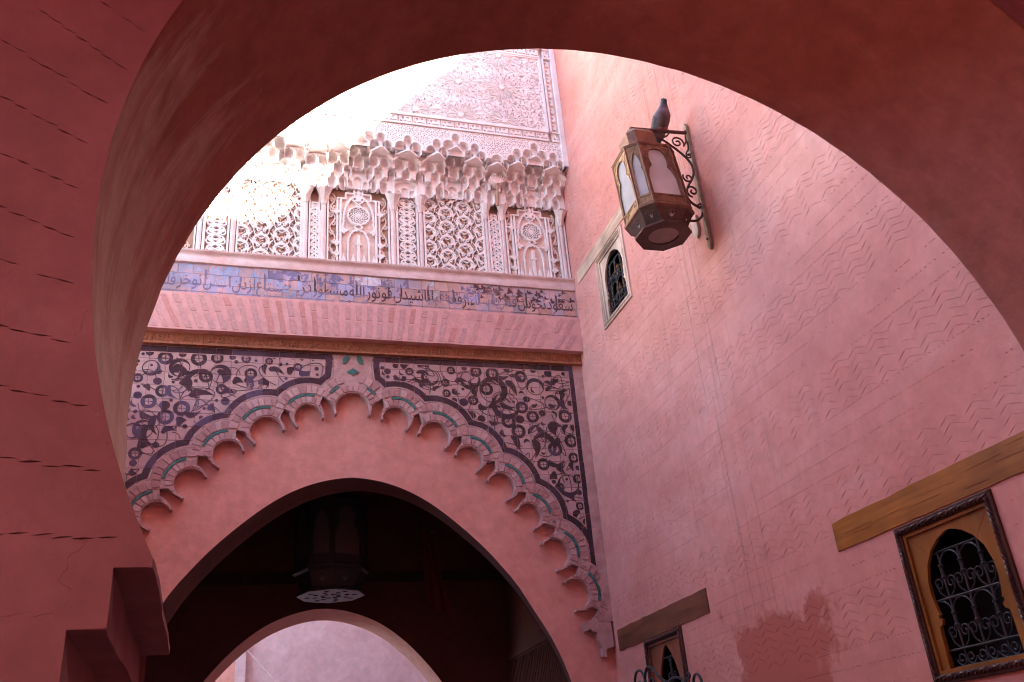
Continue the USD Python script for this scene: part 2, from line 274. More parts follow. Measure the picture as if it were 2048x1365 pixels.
def tube(pts, r, n=8, caps=True):
    P = np.asarray(pts, float); k = len(P); R_ = np.broadcast_to(np.asarray(r, float), (k,))
    T = np.gradient(P, axis=0); T /= np.maximum(np.linalg.norm(T, axis=1, keepdims=True), 1e-9)
    ref = np.array([0, 0, 1.0]) if abs(T[0][2]) < 0.9 else np.array([1.0, 0, 0])
    N = np.cross(T[0], ref); N /= np.linalg.norm(N); V = []
    a = np.linspace(0, 2 * math.pi, n, endpoint=False)
    for i in range(k):
        N = N - T[i] * (N @ T[i]); N /= np.linalg.norm(N); B = np.cross(T[i], N)
        V.append(P[i] + R_[i] * (np.cos(a)[:, None] * N + np.sin(a)[:, None] * B))
    V = np.vstack(V); F = []
    for i in range(k - 1):
        for j in range(n):
            F.append((i * n + j, i * n + (j + 1) % n, (i + 1) * n + (j + 1) % n, (i + 1) * n + j))
    F = np.array(F); F = np.vstack([F[:, [0, 1, 2]], F[:, [0, 2, 3]]])
    if caps:
        c0, c1 = len(V), len(V) + 1; V = np.vstack([V, P[0], P[-1]])
        F = np.vstack([F, [(c0, (j + 1) % n, j) for j in range(n)], [(c1, (k - 1) * n + j, (k - 1) * n + (j + 1) % n) for j in range(n)]])
    return V, F
def smoothcurve(pts, n=40):
    P = np.asarray(pts, float); t = np.r_[0, np.cumsum(np.linalg.norm(np.diff(P, axis=0), axis=1))]
    from scipy.interpolate import CubicSpline
    return CubicSpline(t, P, bc_type='natural')(np.linspace(0, t[-1], n))
def spiral(c, r0, r1, a0, a1, n=28):
    a = np.radians(np.linspace(a0, a1, n)); r = np.linspace(r0, r1, n)
    return np.stack([c[0] + r * np.cos(a), c[1] + r * np.sin(a)], -1)
def arc(c, r, a0, a1, n=24): return spiral(c, r, r, a0, a1, n)
def line(pts, w, cap=2): return LineString(pts).buffer(w / 2, cap_style=cap, quad_segs=3)
def ring(c, ro, ri, q=6): return Point(c).buffer(ro, quad_segs=q).difference(Point(c).buffer(ri, quad_segs=q))
def leafpoly(x1, z1, x2, z2, w, bend=0.25):
    """tapered comma leaf from a round butt to a pointed tip"""
    a, b = np.array([x1, z1]), np.array([x2, z2]); d = b - a; L = np.linalg.norm(d); d /= L; n = np.array([-d[1], d[0]])
    t = np.linspace(0, 1, 12); mid = a + np.outer(t, d) * L + np.outer(np.sin(t * math.pi) * bend * L * 0.5, n)
    wd = w * 0.5 * np.sqrt(np.clip(t * 6, 0, 1)) * (1 - t ** 1.7)
    return Polygon(np.vstack([mid + wd[:, None] * n, (mid - wd[:, None] * n)[::-1]])).buffer(0)
def wobble(poly, amp, freq, seed):
    def f(a):
        a = np.asarray(a); p = np.column_stack([a[:, :2] * freq, np.full(len(a), seed * 3.7)])
        return a[:, :2] + amp * (np.stack([meshkit.noise(p, seed), meshkit.noise(p + 50, seed)], -1) - 0.5) * 2
    return shapely.transform(poly.segmentize(0.03), f)
#@@LETTERS
# ------------------------------------------------------------------ lettering (joined Arabic forms)
FORMS = {'ا': 0xFE8D, 'ب': 0xFE8F, 'ة': 0xFE93, 'ت': 0xFE95, 'ث': 0xFE99, 'ج': 0xFE9D, 'ح': 0xFEA1, 'خ': 0xFEA5, 'د': 0xFEA9, 'ذ': 0xFEAB, 'ر': 0xFEAD, 'ز': 0xFEAF, 'س': 0xFEB1, 'ش': 0xFEB5, 'ص': 0xFEB9, 'ض': 0xFEBD, 'ط': 0xFEC1, 'ظ': 0xFEC5, 'ع': 0xFEC9, 'غ': 0xFECD, 'ف': 0xFED1, 'ق': 0xFED5, 'ك': 0xFED9, 'ل': 0xFEDD, 'م': 0xFEE1, 'ن': 0xFEE5, 'ه': 0xFEE9, 'و': 0xFEED, 'ى': 0xFEEF, 'ي': 0xFEF1, 'ء': 0xFE80}
def shaped(word):
    out = []
    for i, c in enumerate(word):
        if c not in FORMS: out.append(c); continue
        def joins(k): return 0 <= k < len(word) and word[k] in FORMS
        prev = joins(i - 1) and word[i - 1] not in 'اةدذرزوىء'
        nxt = joins(i + 1) and c not in 'اةدذرزوىء' and word[i + 1] != 'ء'
        prev = prev and c != 'ء'
        out.append(chr(FORMS[c] + (3 if prev and nxt else 1 if prev else 2 if nxt else 0)))
    return ''.join(reversed(out))
_FONT = {}
def script(word, size=48, bold=0):
    """polygon of a word, baseline at 0, capitals about 1 high"""
    from PIL import Image, ImageDraw, ImageFont
    f = _FONT.setdefault(size, ImageFont.truetype(glob.glob('/opt/blender-*/*/datafiles/fonts/NotoSansArabic*')[0], size))
    t = shaped(word)
    x0, y0, x1, y1 = f.getbbox(t, anchor='ls')
    im = Image.new('L', (x1 - x0 + 8, y1 - y0 + 8)); ImageDraw.Draw(im).text((4 - x0, 4 - y0), t, 255, f, anchor='ls', stroke_width=bold)
    on = np.pad(np.asarray(im) > 127, ((0, 0), (1, 1))).astype(np.int8)
    rows, st = np.nonzero(np.diff(on, axis=1) == 1); en = np.nonzero(np.diff(on, axis=1) == -1)[1]
    g = unary_union(shapely.box(st, -rows - 1, en, -rows)).buffer(0.6).buffer(-0.6).simplify(0.6)
    k = 1 / (0.72 * size)
    return affinity.affine_transform(g, [k, 0, 0, k, -4 * k, (4 - y0) * k])
#@@SETTING
# ------------------------------------------------------------------ ground and enclosing buildings
XR = 4.214
g = usdkit.mesh(stage, '/World/ground', (U([[-30, -30, -2.91], [40, -30, -2.91], [40, 60, -2.91], [-30, 60, -2.91]]), np.array([[0, 1, 2], [0, 2, 3]])), M['paving'])
g.GetPrim().SetCustomDataByKey('kind', 'structure')

def front_profile(n=160):
    """opening outline of the near arch on its near face, springing to springing (left to right)"""
    c, r = (1.80, 1.58), 2.22
    a0 = math.degrees(math.acos(1.98 / r)); 
    return arc(c, r, 180 + a0 - 0.2, -a0 + 0.2, n)
def back_profile(n=160):
    c, r = (1.787, 1.343), 2.18
    a0 = math.degrees(math.acos(2.02 / r))
    return arc(c, r, 180 + a0, -a0, n)
YN, YB = 2.345, 3.364
fp, bp = front_profile(), back_profile()
near = Thing('arched_wall', 'dark red plastered wall with round horseshoe arch framing the courtyard view', 'wall', (1.76, YN, -2.91))
# near face with radiating tooth-marked joints
xL, xRt = fp[0][0], fp[-1][0]
opening = Polygon(np.vstack([fp, [[xRt, 0.44], [xRt + 0.085, 0.44], [xRt + 0.085, 0.42], [xRt + 0.17, 0.42], [xRt + 0.17, -2.91], [xL - 0.17, -2.91], [xL - 0.17, 0.42], [xL - 0.085, 0.42], [xL - 0.085, 0.56], [xL, 0.56]]]))
face = box(-3.5, -2.91, XR, 5.4).difference(opening)
marks = []
jc = np.array([1.836, 0.509])
def dash(p, ang, L, w): 
    d = np.array([math.cos(ang), math.sin(ang)]); n = np.array([-d[1], d[0]])
    return Polygon([p - d * L / 2, p - n * w * 0.5, p + d * L / 2, p + n * w * 0.6])
edge_ring = opening.buffer(0.045)
for th in [131, 134.6, 138.2, 141.5, 144.6, 147.62, 150.87, 154.12, 157.34, 160.48, 164.41, 168.19, 172.37, 176.74, 181.39, 185.78, 190.0]:
    a = math.radians(th)
    s_ = 1.4
    while s_ < 4.8:
        p = jc + s_ * np.array([math.cos(a), math.sin(a)]) + np.array([0, rnd.uniform(-.004, .004)])
        L = rnd.uniform(0.044, 0.06)
        if not edge_ring.contains(Point(p)) and rnd.random() > 0.04:
            marks.append(dash(p, a + math.radians(rnd.uniform(4, 10)), L, rnd.uniform(0.0028, 0.0066)))
        s_ += rnd.uniform(0.043, 0.054)
for st, hd, n_ in (((-.36, 1.62), -20, 9), ((-.30, 1.28), -150, 10), ((-.27, .93), -70, 14), ((-.26, .93), 165, 9), ((-.33, .63), -110, 10)):
    p_ = np.array(st); h_ = math.radians(hd); pts_ = [p_]
    for _ in range(int(n_ * 1.7)):
        h_ += rnd.uniform(-1.0, 1.0) - .35 * (h_ - math.radians(hd)); p_ = p_ + .013 * np.array([math.cos(h_), math.sin(h_)]); pts_.append(p_)
    q_ = LineString(pts_).buffer(.0004, quad_segs=1).difference(opening.buffer(.01))
    marks += polys(q_)
near.part('wall_face', pitted(face, marks, FR(YN), 0, 0.010), M['near'])
# soffit: rounded arrises on both edges
rows = []
for t, y, ex in ((0, YN, 0.02), (0, YN + 0.006, 0.010), (0.012, YN + 0.02, 0.0), (0.3, None, 0.012), (0.6, None, 0.014), (0.85, None, 0.008), (0.985, YB - 0.02, 0), (1, YB - 0.006, 0.01), (1, YB, 0.022)):
    P = fp * (1 - t) + bp * t; c = np.array([1.775, 1.46]); d = P - c; d /= np.linalg.norm(d, axis=1, keepdims=True)
    yy = y if y is not None else YN + (YB - YN) * t
    P = P + d * ex; rows.append(np.column_stack([P[:, 0], np.full(len(P), yy), P[:, 1]]))
G = np.array(rows); nr, nc = G.shape[:2]
G[2:-2] += 0.012 * (meshkit.fbm(G[2:-2] * 1.3, 3, 4)[..., None] - 0.5) * np.array([1, 0, 1])
G[-3:] += 0.016 * (meshkit.fbm(G[-3:] * 9, 4, 8)[..., None] - 0.5) * np.array([1, 0, 1]); G[:3] += 0.010 * (meshkit.fbm(G[:3] * 6, 4, 9)[..., None] - 0.5) * np.array([1, 0, 1])
idx = np.arange(nr * nc).reshape(nr, nc)
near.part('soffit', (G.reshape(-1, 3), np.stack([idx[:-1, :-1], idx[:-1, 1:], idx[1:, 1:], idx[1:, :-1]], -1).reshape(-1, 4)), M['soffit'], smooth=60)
def soften(m, cut=.035, amp=.006):
    t_ = trimesh.Trimesh(m[0], m[1], process=True)
    v_, f_ = trimesh.remesh.subdivide_to_size(t_.vertices, t_.faces, cut); t_ = trimesh.Trimesh(v_, f_, process=True)
    trimesh.smoothing.filter_taubin(t_, lamb=.5, nu=.505, iterations=3)
    v_ = np.array(t_.vertices); v_ += amp * 2 * (np.stack([meshkit.fbm(v_ * 7 + k_ * 19, 3, 5) for k_ in range(3)], -1) - .5)
    return v_, np.array(t_.faces)
for sg in (-1, 1):       # stepped imposts of each springing
    ex = (lambda x: x) if sg < 0 else (lambda x: xL + xRt - x)
    for (xa, z0, z1, dz) in ((xL + .004, 0.56, 0.585, -0.05), (xL - 0.085, 0.42, 0.558, -0.04)):
        xs = sorted((ex(xa), ex(xa - 0.6)))
        b_ = bx(xs[0], xs[1], YN + 0.003, YB - 0.003, z0, z1 - 0.002); v = b_[0].copy()
        low = np.abs(v[:, 2] - z0) < 1e-6
        far = v[:, 1] > 3
        v[far, 2] += dz * (1.0 if z0 > .5 else .95)
        near.part('corbel', soften((v, b_[1])), M['near'], smooth=50)
    xs = sorted((ex(xL - 0.17), ex(xL - 0.8)))
    near.part('pier', bx(xs[0], xs[1], YN + 0.004, YB - 0.004, -2.91, 0.418), M['near'])
H_ROOF = 12.46
backface = box(-3.5, -2.91, XR, H_ROOF).difference(Polygon(np.vstack([bp, [[bp[-1][0], -2.91], [bp[0][0], -2.91]]])).buffer(0.02))
near.part('courtyard_face', (lambda m: (m[0], m[1]))(slab(backface, FR(YB), 0)), M['near'])
near.part('passage_ceiling', bx(-3.9, XR + .4, -3.6, YN + 0.1, 5.4, 5.9), M['near'])  # unseen passage roof, its reach set to dim the near face
near.part('upper_mass', bx(-3.9, 14, -4.5, YB - 0.02, 5.92, H_ROOF), M['near'])
near.part('passage_side', bx(-3.9, -3.5, -5.0, YN + 0.5, -2.91, 5.398), M['near'])  # unseen passage sides, added with the roof to cut stray sun
near.part('passage_side', bx(XR + .002, XR + .4, -5.0, YN + 0.5, -2.91, 5.398), M['near'])

lw = Thing('side_wall', 'plain pink plaster wall closing the courtyard on the left, unseen, its height set for the light', 'wall', (-1.9, 6.6, -2.91))
lw.part('plaster', bx(-2.2, -1.65, YB + 0.02, 9.9, -2.91, 4.4), M['recess'])  # out of view; top set by how much sky light gets in
ow = Thing('added_shade_wall', 'plain red wall added unseen behind the viewer to dim the near arch', 'wall', (0, -9, -2.91))  # unseen wall, added to hold back light from the near arch
ow.part('plaster', bx(-9, 14, -10, -9.2, -2.91, 8.2), M['near'])
#@@RIGHTWALL
# ------------------------------------------------------------------ right courtyard wall
rw = Thing('plastered_wall', 'tall pink limewashed wall with incised zigzag and dotted courses on the right', 'wall', (XR, 6.6, -2.91))
TOPR = 11.14
fr = RW(XR)
WIN = [dict(y0=4.146, y1=5.03, z0=0.40, z1=1.382), dict(y0=8.325, y1=9.214, z0=0.38, z1=1.349), dict(y0=8.25, y1=9.10, z0=4.985, z1=5.97)]
cuts = [box(w['y0'] + .03, w['z0'] + .03, w['y1'] - .03, w['z1'] - .03) for w in WIN]
lines_z = []
zt = 1.13 - 0.79 * 2
while zt < TOPR:
    lines_z += [(zt - 0.40, 'd'), (zt, 'd'), (zt + 0.13, 'd'), (zt + 0.262, 'd')]
    zt += 0.79
zs = sorted(set(round(z, 3) for z, _ in lines_z if -0.9 < z < TOPR))
def rdash(y, z):
    L, w = rnd.uniform(0.024, 0.04), rnd.uniform(0.004, 0.008); a = math.radians(rnd.uniform(8, 30))
    return dash(np.array([y, z]), a, L, w)
bands = [(-2.91, zs[0])] + list(zip(zs[:-1], zs[1:])) + [(zs[-1], TOPR)]
for k, (za, zb) in enumerate(bands):
    y_lo, y_hi = 2.0, 10.3
    poly = box(y_lo, za, y_hi, zb)
    for c in cuts: poly = poly.difference(c)
    holes = []
    if za > -0.9 and zb < 10.9:
        y = 3.3
        while y < 9.95:                                   # tooth marks sit just above each course line
            if rnd.random() > 0.06: holes.append(rdash(y, za + 0.012 + 0.006 * math.sin(y * 2.1 + k)))
            y += rnd.uniform(0.036, 0.05)
        if zb - za > 0.35:                                # zigzag course
            lam, amp = 0.225, 0.026
            ph = rnd.uniform(0, lam)
            for j in range(6):
                zc = za + 0.05 + j * 0.062 + rnd.uniform(-.006, .006)
                y = 3.25 + ph + rnd.uniform(-.01, .01) + j * 0.006
                up = True
                while y < 9.9:
                    a = np.array([y, zc - amp if up else zc + amp]); st = lam * (0.60 if up else 0.40)
                    b = np.array([y + st, zc + amp if up else zc - amp])
                    a = a + [rnd.uniform(-.004, .004), rnd.uniform(-.004, .004)]
                    if rnd.random() > 0.13:
                        d = (b - a) / np.linalg.norm(b - a); n = np.array([-d[1], d[0]])
                        w = rnd.uniform(0.0025, 0.0065)
                        lo = rnd.uniform(0, .2) if rnd.random() < .3 else 0
                        a2 = a + (b - a) * lo
                        holes.append(Polygon([a2, (a2 + b) / 2 - n * w * .5, b, (a2 + b) / 2 + n * w * .6]))
                    y += st; up = not up
        holes = [h for h in holes if h.is_valid and not any(h.intersects(c.buffer(.09)) for c in cuts)]
    poly_in = poly
    rw.part('plaster_course', pitted(poly_in, [h for h in holes if poly.buffer(-0.004).contains(h)], fr, 0, 0.0055), M['wall'])
rw.part('wall_core', bx(XR + 0.35, XR + 0.6, 2.0, 10.3, -2.91, TOPR), M['wall'])
rw.part('added_rear_mass', bx(XR + .62, 14, 3.4, 18, -2.91, TOPR), M['wall'])  # unseen bulk added to keep sun off the far wall
rw.part('coping', bx(XR - 0.004, XR + 0.62, 3.4, 10.3, TOPR, TOPR + 0.05), M['wall'])
#@@FACADE
# ------------------------------------------------------------------ facade: lower arch, recess, passage
AX = 1.265
def hw(z):   # half width of the pointed lower arch
    zz = [-2.91, -1.2, -0.3, 0.3, 0.7, 1.065, 1.466, 1.907, 2.15, 2.36, 2.51, 2.765, 2.855, 3.116, 3.295, 3.345, 3.374]
    ww = [2.30, 2.30, 2.40, 2.47, 2.44, 2.37, 2.226, 1.975, 1.83, 1.66, 1.55, 1.29, 1.2, 0.80, 0.42, 0.22, 0.0]
    return np.interp(z, zz, ww)
from scipy.interpolate import PchipInterpolator
_zz = np.array([-2.91, -1.2, -0.3, 0.3, 0.7, 1.065, 1.466, 1.907, 2.15, 2.36, 2.51, 2.765, 2.855, 3.116, 3.295, 3.345, 3.374])
_ww = np.array([2.30, 2.30, 2.40, 2.47, 2.44, 2.37, 2.226, 1.975, 1.83, 1.66, 1.55, 1.29, 1.2, 0.80, 0.42, 0.22, 0.0])
_lo = np.linspace(-2.91, 2.36, 40)
_wl = PchipInterpolator(_zz, _ww)(_lo)
from scipy.interpolate import CubicSpline
_wu = np.linspace(1.66, 0, 40)[1:]
_zu = CubicSpline([0, .42, .82, 1.25, 1.66, 1.975], [3.370, 3.297, 3.112, 2.78, 2.36, 1.907])(_wu)
_zs, _hw = np.r_[_lo, _zu], np.r_[_wl, _wu]
k1 = 1.01
door = Polygon(np.vstack([np.column_stack([AX - _hw, _zs]), np.column_stack([AX + _hw, _zs])[::-1][1:]])).buffer(0)
door_r = affinity.scale(door, k1, k1, origin=(0, 0))
fac = Thing('arched_facade', 'pink plastered end wall with pointed arch leading into a dark passage', 'building', (AX, 10, -2.91))
F0, YREC = 10.0, 10.10
recess_poly = box(-1.9, -2.91, 4.26, 5.06).difference(door_r)
fac.part('recess_panel', slab(recess_poly, FR(YREC), 0), M['recess'])
def soffit(profile_a, ya, profile_b, yb, n=6, ex=0.012):
    rows = []
    for t in np.linspace(0, 1, n):
        e = ex if t in (0.0, 1.0) else 0
        P = profile_a * (1 - t) + profile_b * t; rows.append(np.column_stack([P[:, 0], np.full(len(P), ya + (yb - ya) * t), P[:, 1]]))
    G = np.array(rows); a, b = G.shape[:2]; i = np.arange(a * b).reshape(a, b)
    return (G.reshape(-1, 3), np.stack([i[:-1, :-1], i[:-1, 1:], i[1:, 1:], i[1:, :-1]], -1).reshape(-1, 4))
pa = np.vstack([np.column_stack([AX - _hw, _zs]), np.column_stack([AX + _hw, _zs])[::-1][1:]])
pb = pa * 1.0 + np.array([0.04, 0]); 
back_door = np.column_stack([AX + 0.06 + (pa[:, 0] - AX) * 0.965, np.where(pa[:, 1] > -2, pa[:, 1] * 0.955, pa[:, 1])])
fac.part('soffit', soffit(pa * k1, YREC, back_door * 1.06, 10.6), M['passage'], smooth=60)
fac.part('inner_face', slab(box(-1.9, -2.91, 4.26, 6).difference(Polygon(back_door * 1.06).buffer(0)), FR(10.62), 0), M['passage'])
# passage behind
XP0, XP1 = -1.3, 4.1
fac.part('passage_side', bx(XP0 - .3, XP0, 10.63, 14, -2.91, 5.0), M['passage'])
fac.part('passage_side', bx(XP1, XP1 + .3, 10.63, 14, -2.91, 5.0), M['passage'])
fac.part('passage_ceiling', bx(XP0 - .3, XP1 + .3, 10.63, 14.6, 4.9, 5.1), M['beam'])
for k in range(9): fac.part('ceiling_beam', bx(XP0, XP1, 10.8 + k * .36, 10.95 + k * .36, 4.74, 4.9), M['beam'])
in2 = [(-2.91, 2.1), (0.2, 2.2), (1.0, 2.05), (1.4, 1.86), (1.67, 1.68), (2.0, 1.40)]
_l2 = np.linspace(-2.91, 2.0, 30); _u2 = np.linspace(1.40, 0, 40)[1:]
z2 = np.r_[_l2, CubicSpline([0, .32, .5, .84, 1.03, 1.40, 1.68], [2.692, 2.655, 2.604, 2.455, 2.33, 2.0, 1.67])(_u2)]
w2 = np.r_[PchipInterpolator(*np.array(in2).T)(_l2), _u2]
p2 = np.vstack([np.column_stack([1.33 - w2, z2]), np.column_stack([1.33 + w2, z2])[::-1][1:]]) * 1.0
o2 = Polygon(p2).buffer(0)
fac.part('second_arch_face', slab(box(XP0, -2.91, XP1, 4.9).difference(o2), FR(14.0), 0), M['passage'])
p2b = np.column_stack([1.36 + (p2[:, 0] - 1.33) * 0.985, np.where(p2[:, 1] > 0, p2[:, 1] * 0.978, p2[:, 1])])
fac.part('second_arch_soffit', soffit(p2, 14.0, p2b, 14.6), M['recess'], smooth=60)
fac.part('second_arch_back', slab(box(XP0 - .4, -2.91, XP1 + .4, 6.0).difference(Polygon(p2b).buffer(0.01)), FR(14.62), 0), M['recess'])
fac.part('passage_cornice', bx(XP0, XP1, 13.93, 13.998, 3.06, 3.21), M['beam'])
# carved dado on the passage side wall
fr_s = RW(XP1)
dado = []
for k in range(46):
    y = 10.75 + k * 0.07
    dado.append(line([(y + .01 * math.sin(q * 2.2 + k), 1.0 + q * 0.1) for q in range(9)], 0.022))
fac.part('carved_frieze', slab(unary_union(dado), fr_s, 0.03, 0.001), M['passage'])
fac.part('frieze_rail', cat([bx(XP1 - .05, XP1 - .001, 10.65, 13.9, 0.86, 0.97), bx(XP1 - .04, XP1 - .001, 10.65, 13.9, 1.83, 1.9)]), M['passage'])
# margins of the wall face beside and above the tiles
margin = box(4.085, 1.70, 4.26, 4.93)
fac.part('plaster_margin', slab(wobble(margin, .006, 8, 2), FR(F0), 0.004, -0.1), M['mortar'])
fac.part('upper_backing', slab(box(-1.9, 4.93, 4.3, 12), FR(10.02), 0), M['recess'])
fac.part('wall_mass', bx(-1.9, 6.0, 10.03, 10.55, 5.0, 12.2), M['recess'])
fac.part('parapet', bx(-1.9, 6.0, 9.62, 10.55, 12.2, 12.3), M['recess'])

far = Thing('far_wall', 'pale lilac plastered wall lit beyond the second arch', 'wall', (1.3, 18, -2.91))
far.part('plaster', slab(box(-4, -2.91, 7, 6), FR(18), 0), M['lilac'])
far.part('pilaster_strip', bx(-0.9, 0.32, 17.9, 17.999, -2.91, 6), M['recess'])
far.part('pilaster_strip', bx(0.16, 0.34, 17.86, 17.899, -2.91, 6), M['lilac'])
tc = Thing('hanging_cable', 'thin pale cable running slantwise across the far lilac wall', 'cable', (0.6, 17.8, 2.5))
tc.part('wire', tube([(0.3, 17.8, 2.79), (0.87, 17.8, 2.17), (1.5, 17.8, 1.4)], 0.008, 5), M['cable'])

# ------------------------------------------------------------------ scalloped brick arch
tips = [(1.464, 4.171), (1.611, 4.118), (1.906, 3.995), (2.054, 3.950), (2.367, 3.774), (2.484, 3.688), (2.741, 3.487), (2.862, 3.378), (3.089, 3.135), (3.19, 3.014), (3.397, 2.793), (3.472, 2.615), (3.636, 2.304), (3.70, 2.166), (3.814, 1.837), (3.858, 1.697)]
tipsL = [(2 * AX - x, z) for x, z in tips]
inner = [(2 * AX - 4.0, 1.0)] + tipsL[::-1] + tips + [(4.0, 1.0)]
lobes = []           # centre, radius, outward angle
def lobe(a, b):
    a, b = np.array(a), np.array(b); m = (a + b) / 2; d = b - a; L = np.linalg.norm(d); n = np.array([-d[1], d[0]]) / L
    if (m - np.array([AX, 1.2])) @ n < 0: n = -n
    return m + n * L * 0.13, L * 0.500, math.atan2(n[1], n[0])
lobes.append(lobe((2 * AX - 1.464, 4.171), tips[0]))
for i in range(1, 15, 2): lobes += [lobe(tips[i], tips[i + 1]), lobe(tipsL[i], tipsL[i + 1])]
notches = []
for T in (tips, tipsL):
    for i in range(0, 16, 2):
        a, b = np.array(T[i]), np.array(T[i + 1]); m = (a + b) / 2; d = b - a; L = np.linalg.norm(d); n = np.array([-d[1], d[0]]) / L
        if (m - np.array([AX, 1.2])) @ n < 0: n = -n
        tip = m + n * 0.225
        q = lambda p, c, e: [tuple((1 - t) ** 2 * np.array(p) + 2 * t * (1 - t) * np.array(c) + t * t * np.array(e)) for t in np.linspace(0, 1, 9)]
        notches.append(Polygon(q(a, a + n * 0.12 - d * 0.22, tip) + q(tip, b + n * 0.12 + d * 0.22, b)).buffer(0))
inner_poly = Polygon(inner).buffer(0)
# tips curl: little round feet
def septum(t, c, r):
    """drip between a lobe and a notch: a tapered curl that follows the lobe's edge and ends in a small foot"""
    t, c = np.array(t), np.array(c); d = t - c; a0 = math.atan2(d[1], d[0]); out = [l[2] for l in lobes if np.allclose(l[0], c)][0]
    da = (out - a0 + math.pi) % (2 * math.pi) - math.pi; sg = 1 if da > 0 else -1
    A = np.linspace(0, 1, 10); ang = a0 + sg * A * math.radians(50); wd = .017 + .045 * A ** 1.6
    inn = c + (r + .0005) * np.stack([np.cos(ang), np.sin(ang)], -1); ou = c + (r + wd)[:, None] * np.stack([np.cos(ang), np.sin(ang)], -1)
    e = np.array([math.cos(a0), math.sin(a0)]); tn = np.array([-e[1], e[0]]) * -sg
    foot = Polygon([inn[0], inn[0] + tn * .022 - e * .006, inn[0] + tn * .026 + e * .016, ou[0] + tn * .008 + e * .004, ou[0]])
    return unary_union([Polygon(np.vstack([inn, ou[::-1]])).buffer(0), foot.buffer(.001)])
_pairs = [((2 * AX - 1.464, 4.171), 0), (tips[0], 0)]
for i in range(1, 15, 2):
    n0 = 1 + (i - 1)
    _pairs += [(tips[i], n0), (tips[i + 1], n0), (tipsL[i], n0 + 1), (tipsL[i + 1], n0 + 1)]
feet = unary_union([septum(t, lobes[k][0], lobes[k][1]) for t, k in _pairs])
hole = unary_union([inner_poly] + [Point(c).buffer(r, quad_segs=10) for c, r, a in lobes] + notches)
RO = 0.245
lay = unary_union([Point(c).buffer(r + RO, quad_segs=14) for c, r, a in lobes])
crown = Polygon([(AX - .25, 4.5), (AX - .22, 4.80), (AX - .245, 4.905), (AX + .245, 4.905), (AX + .22, 4.80), (AX + .25, 4.5)])
endc = Polygon([(3.83, 1.72), (3.90, 1.66), (3.93, 1.655), (3.945, 1.60), (4.0, 1.58), (4.01, 1.50), (4.05, 1.42), (4.045, 1.32), (4.09, 1.31), (4.10, 1.40), (4.19, 1.42), (4.19, 1.70), (4.1, 2.1), (3.95, 2.0), (3.85, 1.85)])
endl = affinity.scale(endc, -1, 1, origin=(AX, 0))
right_clip = box(2 * AX - 4.10, 0, 4.10, 6)
ringp = unary_union([lay.intersection(right_clip), crown, endc, endl, feet]).difference(hole.difference(feet))
ringp = unary_union([p for p in polys(ringp) if p.area > 0.05])
sca = Thing('scalloped_arch', 'lobed brick arch ring with green glazed strips over the pink recess', 'arch', (AX, F0, 1.3))
sca.part('mortar_ring', slab(wobble(ringp, 0.004, 14, 3), FR(F0), 0.0, -0.1), M['mortar'])
nb = 0
def put_brick(p, tone=None):
    global nb
    p = p.intersection(ringp)
    for q in polys(p):
        if q.area > 0.0012:
            sca.part('brick', slab(q.buffer(-0.0035), FR(F0), 0.008 + rnd.uniform(0, .006), -0.004), tone or rnd.choice(M['archbrick'])); nb += 1
def sector(c, r0, r1, a0, a1):
    a = np.linspace(a0, a1, 4)
    return Polygon(np.vstack([c + r1 * np.stack([np.cos(a), np.sin(a)], -1), (c + r0 * np.stack([np.cos(a), np.sin(a)], -1))[::-1]]))
for li, (c, r, a0) in enumerate(lobes):
    others = [(Point(oc).buffer(orr + RO)) for j, (oc, orr, _) in enumerate(lobes) if j != li]
    near_c = [oc for j, (oc, orr, _) in enumerate(lobes) if j != li]
    for (ra, rb, da, lim) in ((r + 0.012, r + 0.095, 0.30, 1.35), (r + 0.135, r + RO - 0.012, 0.215, 1.25)):
        a = -lim
        while a < lim:
            st = da * rnd.uniform(0.75, 1.2)
            s_ = sector(c, ra, rb, a0 + a, a0 + a + st - 0.02)
            cc = np.array(s_.centroid.coords[0]); mine = np.linalg.norm(cc - c) - r
            if all(np.linalg.norm(cc - np.array(o)) - r > mine - 0.02 for o in near_c) and not (abs(cc[0] - AX) < .2 and cc[1] > 4.6): put_brick(s_)
            a += st
    if li == 0:
        spans = [(-0.95, -0.55), (0.55, 0.95)]
    else: spans = [(-0.62, -0.2), (-0.185, 0.2), (0.215, 0.58)]
    for (u0, u1) in spans:
        s_ = sector(c, r + 0.10, r + 0.128, a0 + u0, a0 + u1)
        sca.part('green_strip', slab(s_, FR(F0), 0.012, -0.004), M['green'])
for sg in (-1, 1):
    lf = affinity.rotate(Point(0, 0).buffer(0.1, quad_segs=8).intersection(affinity.translate(Point(0, 0).buffer(0.1, quad_segs=8), 0.125, 0)), 0)
    lf = affinity.translate(lf, -0.0625, 0)
    lf = affinity.translate(affinity.rotate(affinity.scale(lf, 0.85, 0.85), 28 * sg, origin=(0, 0)), AX + 0.085 * sg, 4.85)
    sca.part('green_leaf', slab(lf, FR(F0), 0.012, -0.004), M['green'])
sca.part('green_diamond', slab(Polygon([(AX - .075, 4.685), (AX, 4.735), (AX + .075, 4.685), (AX, 4.645)]), FR(F0), 0.012, -0.004), M['green'])
